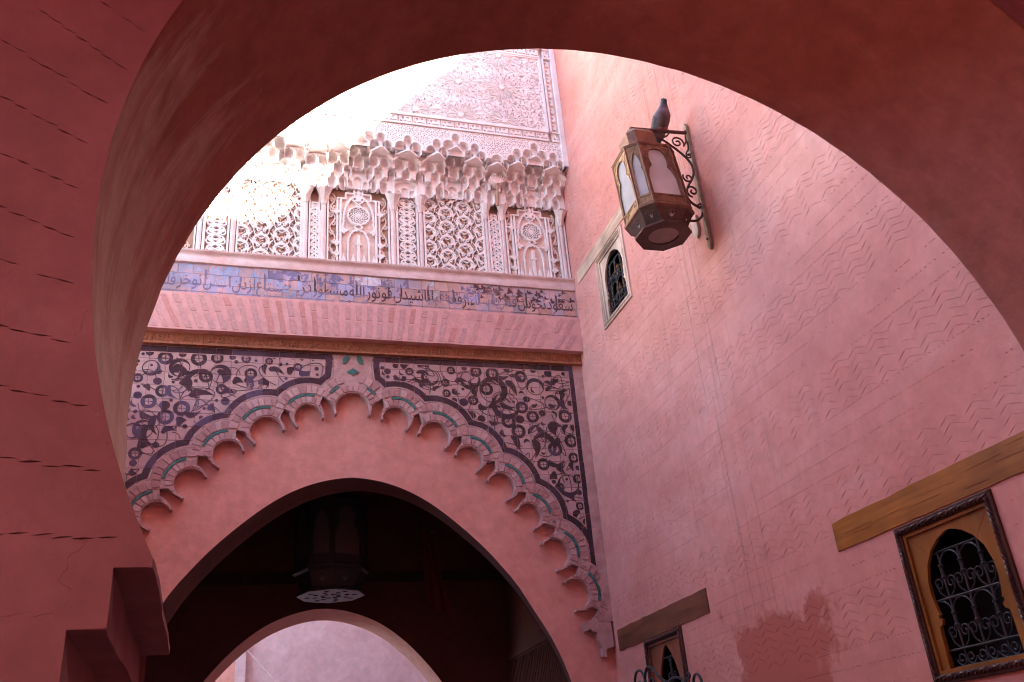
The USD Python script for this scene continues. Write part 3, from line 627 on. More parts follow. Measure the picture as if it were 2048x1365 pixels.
# ------------------------------------------------------------------ tile spandrels
RRING = [(2.47, 4.77, .053), (2.79, 4.77, .072), (3.0, 4.75, .085), (3.37, 4.73, .08), (2.39, 4.6, .053), (2.91, 4.54, .084), (2.4, 4.46, .052), (2.73, 4.38, .065), (3.35, 4.31, .079), (3.48, 4.19, .079), (3.91, 4.21, .087), (3.16, 4.12, .09), (3.28, 3.99, .09), (3.95, 3.88, .084), (3.73, 3.77, .091), (3.96, 3.66, .067), (3.56, 3.57, .077), (3.98, 3.39, .06), (3.74, 3.28, .06), (3.97, 3.05, .05), (2.14, 4.60, .045), (1.95, 4.73, .05)]
RBIG = [(3.55, 4.6, .118), (3.76, 4.39, .106), (3.0, 4.53, .181), (3.14, 4.32, .181), (3.6, 3.82, .157), (2.71, 4.65, .131), (3.85, 3.3, .14), (2.2, 4.66, .11)]
RDOT = [(1.88, 4.64, .025), (2.09, 4.55, .023), (2.64, 4.81, .03), (3.19, 4.82, .034), (3.54, 4.83, .035), (3.74, 4.79, .044), (3.42, 4.42, .039), (3.61, 4.24, .039), (2.7, 4.18, .044), (2.82, 4.14, .041), (3.31, 4.15, .048), (4.0, 4.39, .035), (3.99, 4.06, .032), (4.0, 3.53, .03), (2.61, 4.35, .047), (2.49, 4.37, .033), (3.98, 3.22, .03), (1.68, 4.72, .035), (1.78, 4.8, .03)]
RLEAF = [(2.51, 4.63, 2.68, 4.62, .052), (2.68, 4.62, 2.79, 4.62, .034), (2.03, 4.72, 2.21, 4.68, .04), (1.99, 4.64, 2.23, 4.62, .034), (2.23, 4.49, 2.32, 4.55, .04), (2.47, 4.51, 2.58, 4.46, .046), (2.84, 4.62, 3.07, 4.59, .04), (3.05, 4.71, 3.22, 4.74, .05), (3.22, 4.74, 3.4, 4.65, .044), (3.17, 4.67, 3.3, 4.46, .07), (2.73, 4.55, 2.79, 4.43, .057), (2.79, 4.31, 2.93, 4.3, .057), (2.92, 4.31, 3.08, 4.29, .05), (3.11, 4.49, 3.14, 4.38, .05), (3.06, 4.35, 3.27, 4.31, .05), (3.78, 4.64, 3.88, 4.71, .06), (3.69, 4.68, 3.78, 4.61, .04), (3.68, 4.55, 3.85, 4.59, .04), (3.89, 4.56, 3.86, 4.42, .06), (3.98, 4.58, 3.89, 4.5, .035), (3.89, 4.44, 3.97, 4.3, .06), (3.66, 4.05, 3.87, 4.05, .07), (3.75, 4.12, 3.76, 3.94, .11), (3.92, 4.1, 3.89, 3.95, .05), (3.4, 3.96, 3.56, 4.09, .04), (3.53, 4.04, 3.66, 3.97, .05), (3.18, 3.93, 3.28, 3.77, .055), (3.25, 3.89, 3.29, 3.75, .05), (3.47, 3.9, 3.46, 3.64, .075), (3.33, 3.67, 3.41, 3.63, .04), (3.62, 3.61, 3.8, 3.58, .055), (3.77, 3.59, 3.83, 3.46, .08), (3.63, 3.43, 3.72, 3.38, .09), (3.92, 3.61, 3.95, 3.49, .05), (3.78, 3.92, 3.82, 3.8, .05), (2.91, 4.11, 3.06, 4.11, .04), (3.06, 4.0, 3.12, 3.91, .05), (3.7, 4.35, 3.82, 4.36, .044), (3.48, 4.33, 3.56, 4.37, .04), (3.82, 3.2, 3.9, 3.1, .07), (3.95, 3.0, 3.9, 2.85, .06), (1.75, 4.66, 1.92, 4.62, .06), (1.84, 4.8, 1.93, 4.83, .06), (2.05, 4.82, 2.2, 4.79, .06)]
LRING = [(-.85, 4.76, .082), (-.49, 4.77, .087), (-.29, 4.79, .068), (.03, 4.8, .055), (-.4, 4.55, .075), (.09, 4.61, .069), (-.22, 4.4, .063), (-.85, 4.35, .072), (-.98, 4.22, .083), (-.63, 4.15, .089), (-.79, 4.04, .088), (.09, 4.47, .043), (-1.06, 3.61, .069), (-1.12, 4.5, .056), (.29, 4.78, .044), (.62, 4.72, .05)]
LBIG = [(-.99, 4.63, .097), (-.69, 4.65, .115), (-.48, 4.49, .149), (-.24, 4.59, .118), (-1.01, 3.89, .11), (-1.1, 3.87, .093)]
LDOT = [(-.91, 4.47, .039), (-1.1, 4.29, .038), (-.81, 4.18, .048), (-.17, 4.25, .042), (-1.02, 4.82, .036), (-.67, 4.82, .036), (-.12, 4.81, .031), (-.86, 3.71, .031), (-1.07, 3.5, .034), (-.91, 4.59, .032)]
LLEAF = [(-.77, 4.63, -.59, 4.6, .08), (-.59, 4.6, -.71, 4.49, .05), (-1.04, 4.42, -.98, 4.35, .05), (-.65, 4.5, -.57, 4.35, .1), (-.26, 4.65, -.21, 4.46, .08), (-.5, 4.6, -.32, 4.53, .055), (-.11, 4.5, .02, 4.49, .07), (.02, 4.53, .14, 4.5, .06), (-.57, 4.31, -.29, 4.32, .07), (.18, 4.52, .3, 4.46, .07), (.29, 4.68, .47, 4.61, .055), (.25, 4.74, .26, 4.6, .045), (-.67, 3.96, -.56, 4.01, .086), (-.6, 4.09, -.42, 4.13, .06), (-1.0, 3.95, -.91, 3.7, .1), (-1.04, 3.75, -.93, 3.7, .08), (-.82, 3.86, -.66, 3.88, .06), (-.9, 4.06, -.85, 3.82, .06), (-1.06, 4.07, -.91, 4.04, .06), (-.33, 4.21, -.27, 4.14, .07), (-.21, 4.38, -.07, 4.35, .06), (.5, 4.65, .61, 4.7, .06), (.64, 4.62, .77, 4.68, .09), (-1.09, 3.42, -1.01, 3.38, .05), (-.79, 4.42, -.69, 4.27, .05)]
XT0, XT1, ZT1 = 2 * AX - 4.088, 4.088, 4.912
tile_zone = box(XT0, 1.9, XT1, ZT1).difference(unary_union([lay, crown, endc, endl]).buffer(0.004)).difference(hole).difference(box(AX - 2.5, 0, AX + 2.5, 2.4))
outside = unary_union([lay, crown]).buffer(0.095, quad_segs=12)
def motif(rings, bigs, dots, leaves):
    g = []
    for x, z, r in rings:
        r *= 1.02
        g += [ring((x, z), r, r * 0.52), line([(x - r * .6, z), (x + r * .6, z)], .007), line([(x + r * .1, z - r * .6), (x - r * .1, z + r * .6)], .007)]
    for x, z, r in bigs:
        g += [ring((x, z), r, r - .010, 10)]
        a = rnd.uniform(0, 360); c2 = (x + .25 * r * math.cos(math.radians(a)), z + .25 * r * math.sin(math.radians(a)))
        g.append(Point(x, z).buffer(r).difference(Point(c2).buffer(r * .82)))
    for x, z, r in dots: g.append(affinity.scale(Point(x, z).buffer(r * 1.2), 1.0, .92)); 
    for l in leaves:
        g.append(leafpoly(*l[:4], l[4] * 1.45, rnd.choice([-1, 1]) * rnd.uniform(.2, .5)))
        x, z = l[0], l[1]; e = np.array([l[2], l[3]]); m = np.array([x, z])
        g.append(LineString(smoothcurve([m, (m + e) / 2 + nrg.uniform(-.08, .08, 2), e + nrg.uniform(-.12, .12, 2), e + nrg.uniform(-.2, .2, 2)], 14)).buffer(.005, quad_segs=2))
    x0_, x1_ = min(r[0] for r in rings) - .1, max(r[0] for r in rings) + .1
    for _ in range(70):
        x, z, r = rnd.uniform(x0_, x1_), rnd.uniform(2.9, 4.85), rnd.uniform(.07, .2); a = rnd.uniform(0, 360)
        g.append(LineString(arc((x, z), r, a, a + rnd.uniform(80, 220), 12)).buffer(.0042, quad_segs=1))
    return unary_union(g)
for side, (rings, bigs, dots, leaves, lab) in enumerate(((LRING, LBIG, LDOT, LLEAF, 'left spandrel of dark vine pattern tiles, partly hidden by the near arch'), (RRING, RBIG, RDOT, RLEAF, 'right spandrel of dark vine pattern tiles beside the pink side wall'))):
    th = Thing('tile_spandrel', lab, 'tilework', (AX + (-1 if side == 0 else 1) * 2, F0, 3.9))
    zone = tile_zone.intersection(box(-9, 0, AX, 9) if side == 0 else box(AX, 0, 9, 9))
    zone = unary_union([p for p in polys(zone) if p.area > .02])
    edge = box(XT0, 0, XT1, ZT1).difference(box(XT0 + .062, 0, XT1 - .062, ZT1 - .075))
    frame = unary_union([edge, outside.difference(unary_union([lay, crown]).buffer(.022))])
    base = motif(rings, bigs, dots, leaves); fill = []
    grow = unary_union([base.buffer(.009), outside])
    for _ in range(2600):
        x, z = rnd.uniform(*((-1.25, 1.1) if side == 0 else (1.5, 4.05))), rnd.uniform(2.3, 4.84)
        if not zone.contains(Point(x, z)): continue
        a = rnd.uniform(0, 6.28); L = rnd.uniform(.06, .13)
        c_ = leafpoly(x, z, x + L * math.cos(a), z + L * math.sin(a), rnd.uniform(.03, .05), rnd.choice([-.6, .6])) if rnd.random() < .7 else Point(x, z).buffer(rnd.uniform(.016, .028))
        if not c_.intersects(grow): fill.append(c_); grow = grow.union(c_.buffer(.010))
    pat = unary_union([unary_union([base] + fill).difference(unary_union([frame.buffer(.012), outside])), frame]).intersection(zone) if True else unary_union([motif(rings, bigs, dots, leaves).difference(unary_union([frame.buffer(.012), outside])), frame]).intersection(zone)
    th.part('bedding', slab(zone.buffer(.012), FR(F0), -.012, -.1), M['mortar'])
    dx, dz = 0.178, 0.163
    i0 = -18 if side == 0 else -1; 
    for i in range(-18, 18):
        for j in range(0, 19):
            x, z = AX + .03 + i * dx, ZT1 - (j + 1) * dz
            cell = box(x + .0022, z + .0022, x + dx - .0022, z + dz - .0022)
            tz = cell.intersection(zone)
            if tz.area < .0006: continue
            d = rnd.uniform(-.0015, .0025)
            p = th.part('tile', slab(tz, FR(F0), d, -.014), rnd.choice(M['tile']))
            gz = pat.intersection(tz.buffer(-.0008))
            if gz.area > .0002:
                wgt = [0.66, 0.30, 0.04] if x > AX else [0.40, 0.36, 0.24]
                th.part('glaze', slab(gz, FR(F0), d + .0022), rnd.choices(M['glaze'], wgt)[0], under=p)
# ------------------------------------------------------------------ terracotta strip, brick band, inscription frieze, cornice
ts = Thing('terracotta_strip', 'narrow orange terracotta strip with scratched pattern above the tiles', 'moulding', (AX, F0, 4.92))
ts.part('strip', slab(box(-1.66, 4.925, XR - .002, 5.10), FR(F0 - .03), 0, -.05), M['terra'])
scr = []
x = -1.3
while x < 4.15:
    scr.append(line([(x, 4.965), (x + rnd.uniform(-.015, .015), 5.045)], rnd.uniform(.008, .016))); 
    if rnd.random() < .4: scr.append(ring((x + .03, 5.005), .026, .014))
    x += rnd.uniform(.035, .07)
ts.part('scratch_relief', slab(unary_union(scr), FR(F0 - .03), .008, -.001), M['terra'], kind='stuff')
ts.part('fillet', bx(-1.66, XR - .003, F0 - .055, F0 - .031, 4.922, 4.95), M['terra'])

YBAND = 9.867
bd = Thing('brick_band', 'pink limewashed flat arch band with soldier bricks showing through', 'lintel', (AX, YBAND, 5.07))
bz0, bz1 = 5.074, 5.562
nx = 60; xs = np.linspace(-1.66, XR - .004, nx)
lowz = bz0 + .004 * (meshkit.noise(np.column_stack([xs * 5, xs * 0, xs * 0]), 5) - .5) * 2
bandp = Polygon(list(zip(xs, lowz)) + [(XR - .004, bz1), (-1.66, bz1)])
bd.part('plaster', slab(bandp, FR(YBAND), 0, -.165), M['band'])
x = -1.5
while x < 4.15:
    lean = (x - AX) * 0.105
    w = rnd.uniform(.052, .068)
    segs = [(5.10, 5.30), (5.325, 5.53)] if rnd.random() < .45 else ([(5.095, 5.52)] if rnd.random() < .55 else [(5.10, 5.40), (5.42, 5.525)])
    for za, zb in segs:
        if rnd.random() < .93:
            f_ = lambda z: x + lean * (z - 5.1) * 2.2
            q = Polygon([(f_(za) - w / 2, za), (f_(za) + w / 2, za), (f_(zb) + w / 2, zb), (f_(zb) - w / 2, zb)])
            if q.bounds[2] < XR - .02: bd.part('brick', slab(wobble(q, .006, 9, int(x * 37) % 97), FR(YBAND), .0045, -.001), rnd.choice(M['brickwash']))
    x += rnd.uniform(.118, .138)
YFR = 9.90
fz = Thing('inscription_frieze', 'worn blue and dark glazed tile frieze with a line of Arabic script', 'frieze', (AX, YFR, 5.56))
fz0, fz1 = 5.566, 5.975
fz.part('bedding', slab(box(-1.66, fz0 - .004, XR - .002, fz1 + .03), FR(YFR), -.012, -.1), M['mortar'])
words = 'سعود نحوس قمرية سناء ارفعة فبابا شيدن فو نور الله مسطور فزير مشتاع ازدن الفتن نوخر فلمعاذ قال افنكر وفز'.split()
letters = []; x = 4.17
for w_ in words:
    g_ = script(w_, 44, 0); b_ = g_.bounds
    sx = .108 * rnd.uniform(.95, 1.1); gg = affinity.scale(g_, sx, sx * 1.5, origin=(0, 0)); b_ = gg.bounds
    x -= (b_[2] - b_[0]) + .018
    gg = affinity.translate(gg, x - b_[0], fz0 + .105 + rnd.uniform(-.008, .01)); letters.append(gg)
    if rnd.random() < .8:     # tall stems reaching up between the flourishes
        hx = x + rnd.uniform(.02, .15); letters.append(Polygon([(hx - .008, fz0 + .12), (hx + .008, fz0 + .12), (hx + .013, fz0 + .12 + rnd.uniform(.15, .24)), (hx - .013, fz0 + .12 + rnd.uniform(.15, .24))]))
letters = unary_union([l for l in letters if l.bounds[0] > -1.6]).buffer(.0008)
chain = [line([(-1.6, fz0 + .032), (4.2, fz0 + .032)], .009), line([(-1.6, fz0 + .008), (4.2, fz0 + .008)], .006)]
for k in range(30): chain.append(ring((-1.45 + k * .19, fz0 + .032), .016, .008))
chain = unary_union(chain).difference(unary_union([Point(-1.45 + k * .19, fz0 + .032).buffer(.008) for k in range(30)]))
flor = []
for k in range(210):
    x, z = rnd.uniform(-1.5, 4.18), fz0 + rnd.uniform(.18, .39)
    r = rnd.uniform(.014, .028)
    for a in (90, 200, 340): flor.append(leafpoly(x, z, x + 2.2 * r * math.cos(math.radians(a)), z + 2.2 * r * math.sin(math.radians(a)), r * 1.5, .3))
    if rnd.random() < .5: flor.append(line(arc((x + .03, z), .035, rnd.uniform(0, 180), rnd.uniform(200, 340), 8), .008))
    if x < 1.6 and rnd.random() < .55: flor.append(line([(x, z - .05), (x + rnd.uniform(-.01, .01), min(z + .09, fz1 - .02))], rnd.uniform(.02, .034)))
flor = unary_union(flor).difference(letters.buffer(.012))
fdx, fdz = 0.172, 0.1365
for i in range(35):
    for j in range(3):
        x, z = -1.66 + i * fdx + (j % 2) * .07, fz0 + j * fdz
        tz = box(x + .0018, z + .0018, x + fdx - .0018, z + fdz - .0018).intersection(box(-1.66, fz0, XR - .004, fz1 + .004))
        if tz.area < .001: continue
        d = rnd.uniform(-.0012, .002)
        p = fz.part('tile', slab(tz, FR(YFR), d, -.014), (M['fwash'] if rnd.random() < .85 - .9 * (x + 1.1) / 5.3 else M['fwash2'] if rnd.random() < .55 else rnd.choice(M['ftile'])))
        inn = tz.buffer(-.0008)
        for gz, lowband in ((unary_union([letters, chain]).intersection(inn), True), (flor.intersection(inn), False)):
            if gz.area < .0002: continue
            t = (x + 1.1) / 5.3      # the right end keeps its dark glaze, the left has faded to blue
            nn_ = float(meshkit.noise(np.array([x * 2.3, z * 3, 4.0]), 3)) + rnd.uniform(-.12, .12)
            if lowband: m_ = M['fglaze'][(1 if nn_ < .5 else 2) if t < .3 else 1 if nn_ < .7 and t < .82 else 0]
            else: m_ = M['fglaze'][0 if t > .72 else (2 if t < .36 else 3) if nn_ < .6 else 1]
            if not lowband and .5 < t < .68 and rnd.random() < .5: continue
            fz.part('glaze', slab(gz, FR(YFR), d + .002), m_, under=p)
cn = Thing('stucco_cornice', 'worn pale stucco ledge between the frieze and the carved panels', 'cornice', (AX, 9.88, 5.98))
prof = [(0, 5.975), (.045, 5.985), (.05, 6.05), (.03, 6.075), (.035, 6.12), (.06, 6.135), (.06, 6.165), (0, 6.185)]
V = []
xs = np.linspace(-1.66, XR - .003, 90)
for px_ in xs:
    wv = (meshkit.fbm(np.array([[px_ * 4, i * .9, 2.0] for i in range(len(prof))]), 3, 3) - .5) * .014
    V += [(px_, 9.925 - p[0] - w_, p[1] + w_ * .6) for p, w_ in zip(prof, wv)]
n_ = len(prof); F = [(i * n_ + j, (i + 1) * n_ + j, (i + 1) * n_ + j + 1, i * n_ + j + 1) for i in range(len(xs) - 1) for j in range(n_ - 1)]
cn.part('ledge', (np.array(V), np.array(F)), M['cornice'], smooth=50)
# ------------------------------------------------------------------ carved stucco: lower panels
YP = 9.95
ZB = 6.19
back = Thing('stucco_wall_ground', 'flat pinkish plaster ground behind the carved stucco panels', 'wall', (AX, YP, ZB))
back.part('plaster', slab(box(-1.66, ZB - .02, XR - .002, 8.2), FR(YP + .040), 0), M['ground'])
def vine(w, h, lam=.27, b=.0095):
    """mirrored interlace of a narrow panel, in 0..w, 0..h"""
    g = []; zz = np.linspace(-.05, h + .05, int(h / .012)); A = w * .36
    for ph in (0, math.pi): g.append(LineString(np.column_stack([w / 2 + A * np.sin(2 * math.pi * zz / lam + ph), zz])).buffer(b, quad_segs=2))
    for ph in (0, math.pi): g.append(LineString(np.column_stack([w / 2 + A * .5 * np.sin(4 * math.pi * zz / lam + ph + .8), zz])).buffer(b * .75, quad_segs=2))
    k = -1
    while k * lam / 2 < h + lam:
        zc = k * lam / 2
        for sg in (-1, 1):
            c = (w / 2 + sg * w * .30, zc + lam * .12)
            g.append(LineString(spiral(c, w * .17, w * .05, 200 if sg > 0 else -20, 560 if sg > 0 else -380, 16)).buffer(b * .8, quad_segs=2))
            g.append(leafpoly(w / 2 + sg * w * .12, zc, w / 2 + sg * w * .42, zc + lam * .28, w * .11, sg * .5))
            g.append(leafpoly(w / 2 + sg * w * .2, zc + lam * .3, w / 2 + sg * w * .05, zc + lam * .46, w * .09, -sg * .4))
        k += 1
    return unary_union(g)
def sebka(w, h, cx):
    """half-drop rows of crescent arches with paired comma leaves"""
    big, fine = [], []
    dx, dz = .245, .225
    for col in range(-3, 4):
        for row in range(-2, 9):
            x, z = cx + col * dx, row * dz + (dz / 2 if col % 2 else 0)
            r = .105
            c1 = Point(x, z).buffer(r, quad_segs=8); c2 = Point(x, z - .018).buffer(r * .85, quad_segs=8)
            cres = c1.difference(c2).difference(box(x - .2, z - .3, x + .2, z - .055))
            tip = Polygon([(x - .03, z + r - .012), (x, z + r + .035), (x + .03, z + r - .012)])
            big += [cres, tip]
            for sg in (-1, 1):
                big.append(Polygon([(x + sg * .085, z - .03), (x + sg * .15, z + .02), (x + sg * .095, z - .06)]))
                big.append(line(smoothcurve([(x + sg * .095, z - .04), (x + sg * .085, z - .11), (x + sg * .045, z - .17), (x, z - .2)], 10), .010))
                big.append(leafpoly(x + sg * .03, z - .065, x + sg * .045, z + .045, .045, -sg * .7)); big.append(ring((x + sg * .035, z - .07), .023, .010, 4))
    for q in range(int(w * h * 1500)):
        x, z = nrg.uniform(0, w), nrg.uniform(0, h); a = nrg.uniform(0, 2 * math.pi)
        fine.append(leafpoly(x, z, x + .034 * math.cos(a), z + .034 * math.sin(a), .017, .5))
    return unary_union(big), unary_union(fine)
def top_shape(x0, x1, z0, z1, kind):
    w = x1 - x0; m = (x0 + x1) / 2
    if kind == 'wide':
        g = [box(x0, z0, x1, z1 - .26), box(m - w * .23, z0, m + w * .23, z1 - .12), Point(m, z1 - .14).buffer(w * .13), box(m - .045, z0, m + .045, z1)]
        for sg in (-1, 1): g += [Point(m + sg * w * .37, z1 - .27).buffer(w * .125), box(m + sg * w * .36 - .035, z0, m + sg * w * .36 + .035, z1 - .11)]
    elif kind == 'narrow':
        g = [box(x0, z0, x1, z1 - .12), Point(m, z1 - .14).buffer(w * .47), box(m - .03, z0, m + .03, z1)]
    else:
        g = [box(x0, z0, x1, z1 - .22), box(m - w * .30, z0, m + w * .30, z1 - .13), box(m - .05, z0, m + .05, z1)]
    return unary_union(g).intersection(box(x0, z0, x1, z1 + .2))
PIL = [(-1.48, -1.40), (-.643, -.568), (-.254, -.172), (.615, .701), (.843, .93), (1.742, 1.833), (2.121, 2.193), (3.029, 3.091), (3.258, 3.327), (4.101, 4.18)]
NAR = [((-.539, -.275), 7.28, 'narrow lace stucco panel at the left edge, next to the near arch'), ((.72, .837), 7.05, 'slim stucco lace strip left of the left niche panel'), ((1.845, 2.101), 7.33, 'tall stucco lace panel between the left niche and the wide leaf panel'), ((3.105, 3.244), 7.12, 'slim stucco lace strip under the shell ornament')]
WID = [((-.154, .609), 7.45, 'wide stucco leaf panel at the left, upper half in sunlight'), ((2.213, 3.005), 7.52, 'wide stucco leaf panel at the centre in shade')]
NIC = [((-1.35, -.82), 7.38, 'stucco niche panel hidden mostly behind the near arch'), ((1.067, 1.60), 7.38, 'stucco niche panel with pierced rosette, left of centre'), ((3.43, 3.962), 7.38, 'stucco niche panel with pierced rosette, next to the side wall')]
STR = [(-.805, -.70), (.949, 1.055), (1.613, 1.716), (3.345, 3.42), (3.975, 4.075)]
for i, (a, b) in enumerate(PIL):
    desc = ['beyond the left niche', 'left of the left lace panel', 'between left lace panel and left leaf panel', 'right of the left leaf panel', 'left of the left niche panel', 'right of the left niche panel', 'left of the central leaf panel', 'right of the central leaf panel', 'left of the right niche panel', 'in the corner beside the side wall'][i]
    t = Thing('pilaster', 'slim pale stucco pilaster ' + desc, 'pilaster', ((a + b) / 2, YP, ZB), 'stucco pilasters')
    m = (a + b) / 2; w = b - a
    t.part('shaft', tube([(m, YP + .01, ZB), (m, YP + .01, 6.7), (m, YP + .008, 7.08)], w * .40, 10), M['shaft'], smooth=50)
    t.part('edge_strip', cat([bx(a - .02, a - .001, YP - .012, YP + .05, ZB, 7.2), bx(b + .001, b + .02, YP - .012, YP + .05, ZB, 7.2)]), M['stucco'])
    V, F = tube([(m, YP + .0, 7.05), (m, YP - .01, 7.12), (m, YP - .03, 7.2), (m, YP - .07, 7.27)], [w * .42, w * .55, w * .9, w * 1.3], 8)
    t.part('capital', (V, F), M['stucco'], smooth=30)
for (a, b), zt_, lab in NAR:
    t = Thing('carved_lace', lab, 'stucco panel', ((a + b) / 2, YP, ZB))
    sh = top_shape(a, b, ZB, zt_, 'narrow')
    g = affinity.translate(vine(b - a, zt_ - ZB, .27 if b - a > .2 else .2, .0095 if b - a > .2 else .008), a, ZB).intersection(sh)
    t.part('interlace', slab(g, FR(YP), .0, -.039), M['stucco'])
    t.part('border', slab(sh.buffer(.018).difference(sh.buffer(-.004)), FR(YP), .008, -.039), M['stucco'])
for (a, b), zt_, lab in WID:
    t = Thing('carved_leafwork', lab, 'stucco panel', ((a + b) / 2, YP, ZB))
    sh = top_shape(a, b, ZB, zt_, 'wide')
    bg, fn = sebka(b - a, zt_ - ZB, (b - a) * .37)
    bg = affinity.translate(bg, a, ZB).intersection(sh); fn = affinity.translate(fn, a, ZB).intersection(sh).difference(bg.buffer(.006))
    t.part('crescent_tracery', slab(bg, FR(YP), .004, -.039), M['stucco'])
    t.part('small_leaves', slab(fn, FR(YP), -.018, -.039), M['nichegr'], kind='stuff')
    t.part('border', slab(sh.buffer(.018).difference(sh.buffer(-.005)), FR(YP), .010, -.039), M['stucco'])
def cusped(cx, cz, rx, rz, n, a0, a1, w):
    a = np.radians(np.linspace(a0, a1, n * 6)); s_ = 1 + .035 * np.abs(np.sin(np.linspace(0, n * math.pi, n * 6)))
    return LineString(np.column_stack([cx + rx * s_ * np.cos(a), cz + rz * s_ * np.sin(a)])).buffer(w / 2, quad_segs=2)
for (a, b), zt_, lab in NIC:
    t = Thing('blind_niche', lab, 'stucco panel', ((a + b) / 2, YP, ZB)); m = (a + b) / 2; w = b - a
    sh = top_shape(a, b, ZB, zt_, 'niche')
    t.part('ground', slab(sh, FR(YP + .02), 0, -.02), M['nichegr'])
    t.part('border', slab(sh.buffer(.016).difference(sh.buffer(-.006)), FR(YP), .010, -.039), M['stucco'])
    for sg in (-1, 1):
        t.part('colonette', tube([(m + sg * w * .43, YP - .004, ZB), (m + sg * w * .43, YP - .004, ZB + .98)], .016, 7), M['stucco'], smooth=60)
        t.part('colonette', tube([(m + sg * w * .25, YP - .002, ZB), (m + sg * w * .25, YP - .002, ZB + .27)], .013, 6), M['stucco'], smooth=60)
        for zz, in_ in ((ZB + .28, 1), (ZB + .47, -1), (ZB + .76, 1), (ZB + .12, 1)):
            c = (m + sg * w * (.52 if in_ > 0 else .36), zz)
            bud = unary_union([Point(c[0] + .024 * math.cos(q), c[1] + .024 * math.sin(q)).buffer(.02, quad_segs=3) for q in (0, 1.57, 3.14, 4.71)] + [leafpoly(c[0], c[1], c[0] + sg * in_ * .075, c[1] + .01, .04, .1)])
            t.part('bud', slab(bud, FR(YP), .018, -.02), M['stucco'])
    t.part('cusped_arch', slab(unary_union([cusped(m, ZB + .62, w * .36, .40, 22, 0, 180, .026), line([(m - w * .36, ZB + .62), (m - w * .40, ZB + .5)], .024), line([(m + w * .36, ZB + .62), (m + w * .40, ZB + .5)], .024)]), FR(YP), .012, -.02), M['stucco'])
    t.part('small_arch', slab(cusped(m, ZB + .27, w * .25, .23, 11, 0, 180, .022), FR(YP), .010, -.02), M['stucco'])
    c = (m, ZB + .72); R_ = .125
    t.part('rosette_ring', slab(ring(c, R_ + .024, R_, 8), FR(YP), .016, -.02), M['stucco'])
    gr = []
    for k in range(12):
        a0 = k * 30
        for d in (1, -1):
            q = np.linspace(0, 1, 10); rr = R_ * q; aa = np.radians(a0 + d * 95 * q)
            gr.append(LineString(np.column_stack([c[0] + rr * np.cos(aa), c[1] + rr * np.sin(aa)])).buffer(.0042, quad_segs=1))
    t.part('rosette_disc', slab(Point(c).buffer(R_), FR(YP + .018), 0), M['beam'])
    t.part('rosette_tracery', slab(unary_union(gr).intersection(Point(c).buffer(R_)), FR(YP), .008, -.012), M['stucco'])
    for zc in (ZB + .91, ZB + .52):
        t.part('knot', slab(unary_union([line([(m - .06, zc + .03), (m + .035, zc - .045)], .016), line([(m + .06, zc + .03), (m - .035, zc - .045)], .016), line([(m - .06, zc + .03), (m, zc + .06), (m + .06, zc + .03)], .014)]), FR(YP), .014, -.02), M['stucco'])
    t.part('finial', slab(unary_union([ring((m, ZB + 1.04), .062, .044), leafpoly(m, ZB + .94, m, ZB + 1.16, .07, 0), line([(m - .07, ZB + 1.0), (m - .07, ZB + .95), (m + .07, ZB + .95), (m + .07, ZB + 1.0), (m - .07, ZB + 1.0)], .018)]), FR(YP), .0142, -.02), M['stucco'])
    for sg, zc in ((-.36, .0), (.36, .0), (-.13, 0), (.13, 0)):
        t.part('cypress', slab(Polygon([(m + sg * w - .035, ZB), (m + sg * w, ZB + .13), (m + sg * w + .035, ZB)]), FR(YP), .012, -.02), M['stucco'])
    t.part('centre_shaft', cat([bx(m - .018, m + .018, YP - .012, YP + .02, ZB, ZB + .42), bx(m - .035, m + .035, YP - .016, YP + .02, ZB + .27, ZB + .295)]), M['stucco'])
for (a, b), wh in zip(STR, ['at the far left edge, half hidden by the near arch', 'left of the left rosette niche', 'right of the left rosette niche', 'left of the right rosette niche', 'in the corner right of the right rosette niche']):
    t = Thing('carved_scrollwork', 'narrow carved scroll strip ' + wh, 'stucco panel', ((a + b) / 2, YP, ZB))
    g = []; w = b - a
    zz = np.linspace(0, 1.05, 70); g.append(LineString(np.column_stack([(a + b) / 2 + w * .3 * np.sin(zz * 21), ZB + zz])).buffer(.009, quad_segs=2))
    for k in range(8): g.append(LineString(spiral(((a + b) / 2 + (-1) ** k * w * .2, ZB + .06 + k * .13), w * .34, w * .08, 90 * (k % 4), 90 * (k % 4) + 420, 16)).buffer(.0075, quad_segs=2))
    t.part('scrolls', slab(unary_union(g).intersection(box(a, ZB, b, ZB + 1.05)), FR(YP), -.012, -.039), M['nichegr'])

# ------------------------------------------------------------------ muqarnas
mq = Thing('muqarnas_cornice', 'tiers of white stucco stalactite niches carrying the upper carved wall', 'muqarnas', (AX, 9.6, 7.3))
B, S_, N_, L_ = 'B', 'S', 'N', 'L'
SEQ = [(-1.22, S_), (-.95, B), (-.69, S_), (-.405, L_), (-.05, S_), (.225, B), (.49, S_), (.78, L_), (1.055, S_), (1.32, B), (1.585, S_), (1.95, N_), (2.345, S_), (2.61, B), (2.875, S_), (3.18, L_), (3.475, S_), (3.74, B), (4.005, S_)]
T4 = {B: [(0, .058, 8.153), (-.105, .078, 8.03), (.105, .078, 8.03)], S_: [(0, .058, 8.02), (-.085, .066, 7.90), (.085, .066, 7.90)], N_: [(0, .058, 8.025), (-.10, .08, 7.92), (.10, .08, 7.92)], L_: [(0, .088, 7.873), (-.11, .05, 7.78), (.11, .05, 7.78)]}
T3Z = {B: 7.915, S_: 7.775, N_: 7.765, L_: 7.72}
T2 = {B: [(-.080, .070, 7.885), (.080, .070, 7.885)], S_: [(-.072, .062, 7.745), (.072, .062, 7.745)], N_: [(-.085, .072, 7.735), (.085, .072, 7.735)], L_: [(-.075, .065, 7.69), (.075, .065, 7.69)]}
T2Z = {B: 7.60, S_: 7.49, N_: 7.50, L_: 7.46}
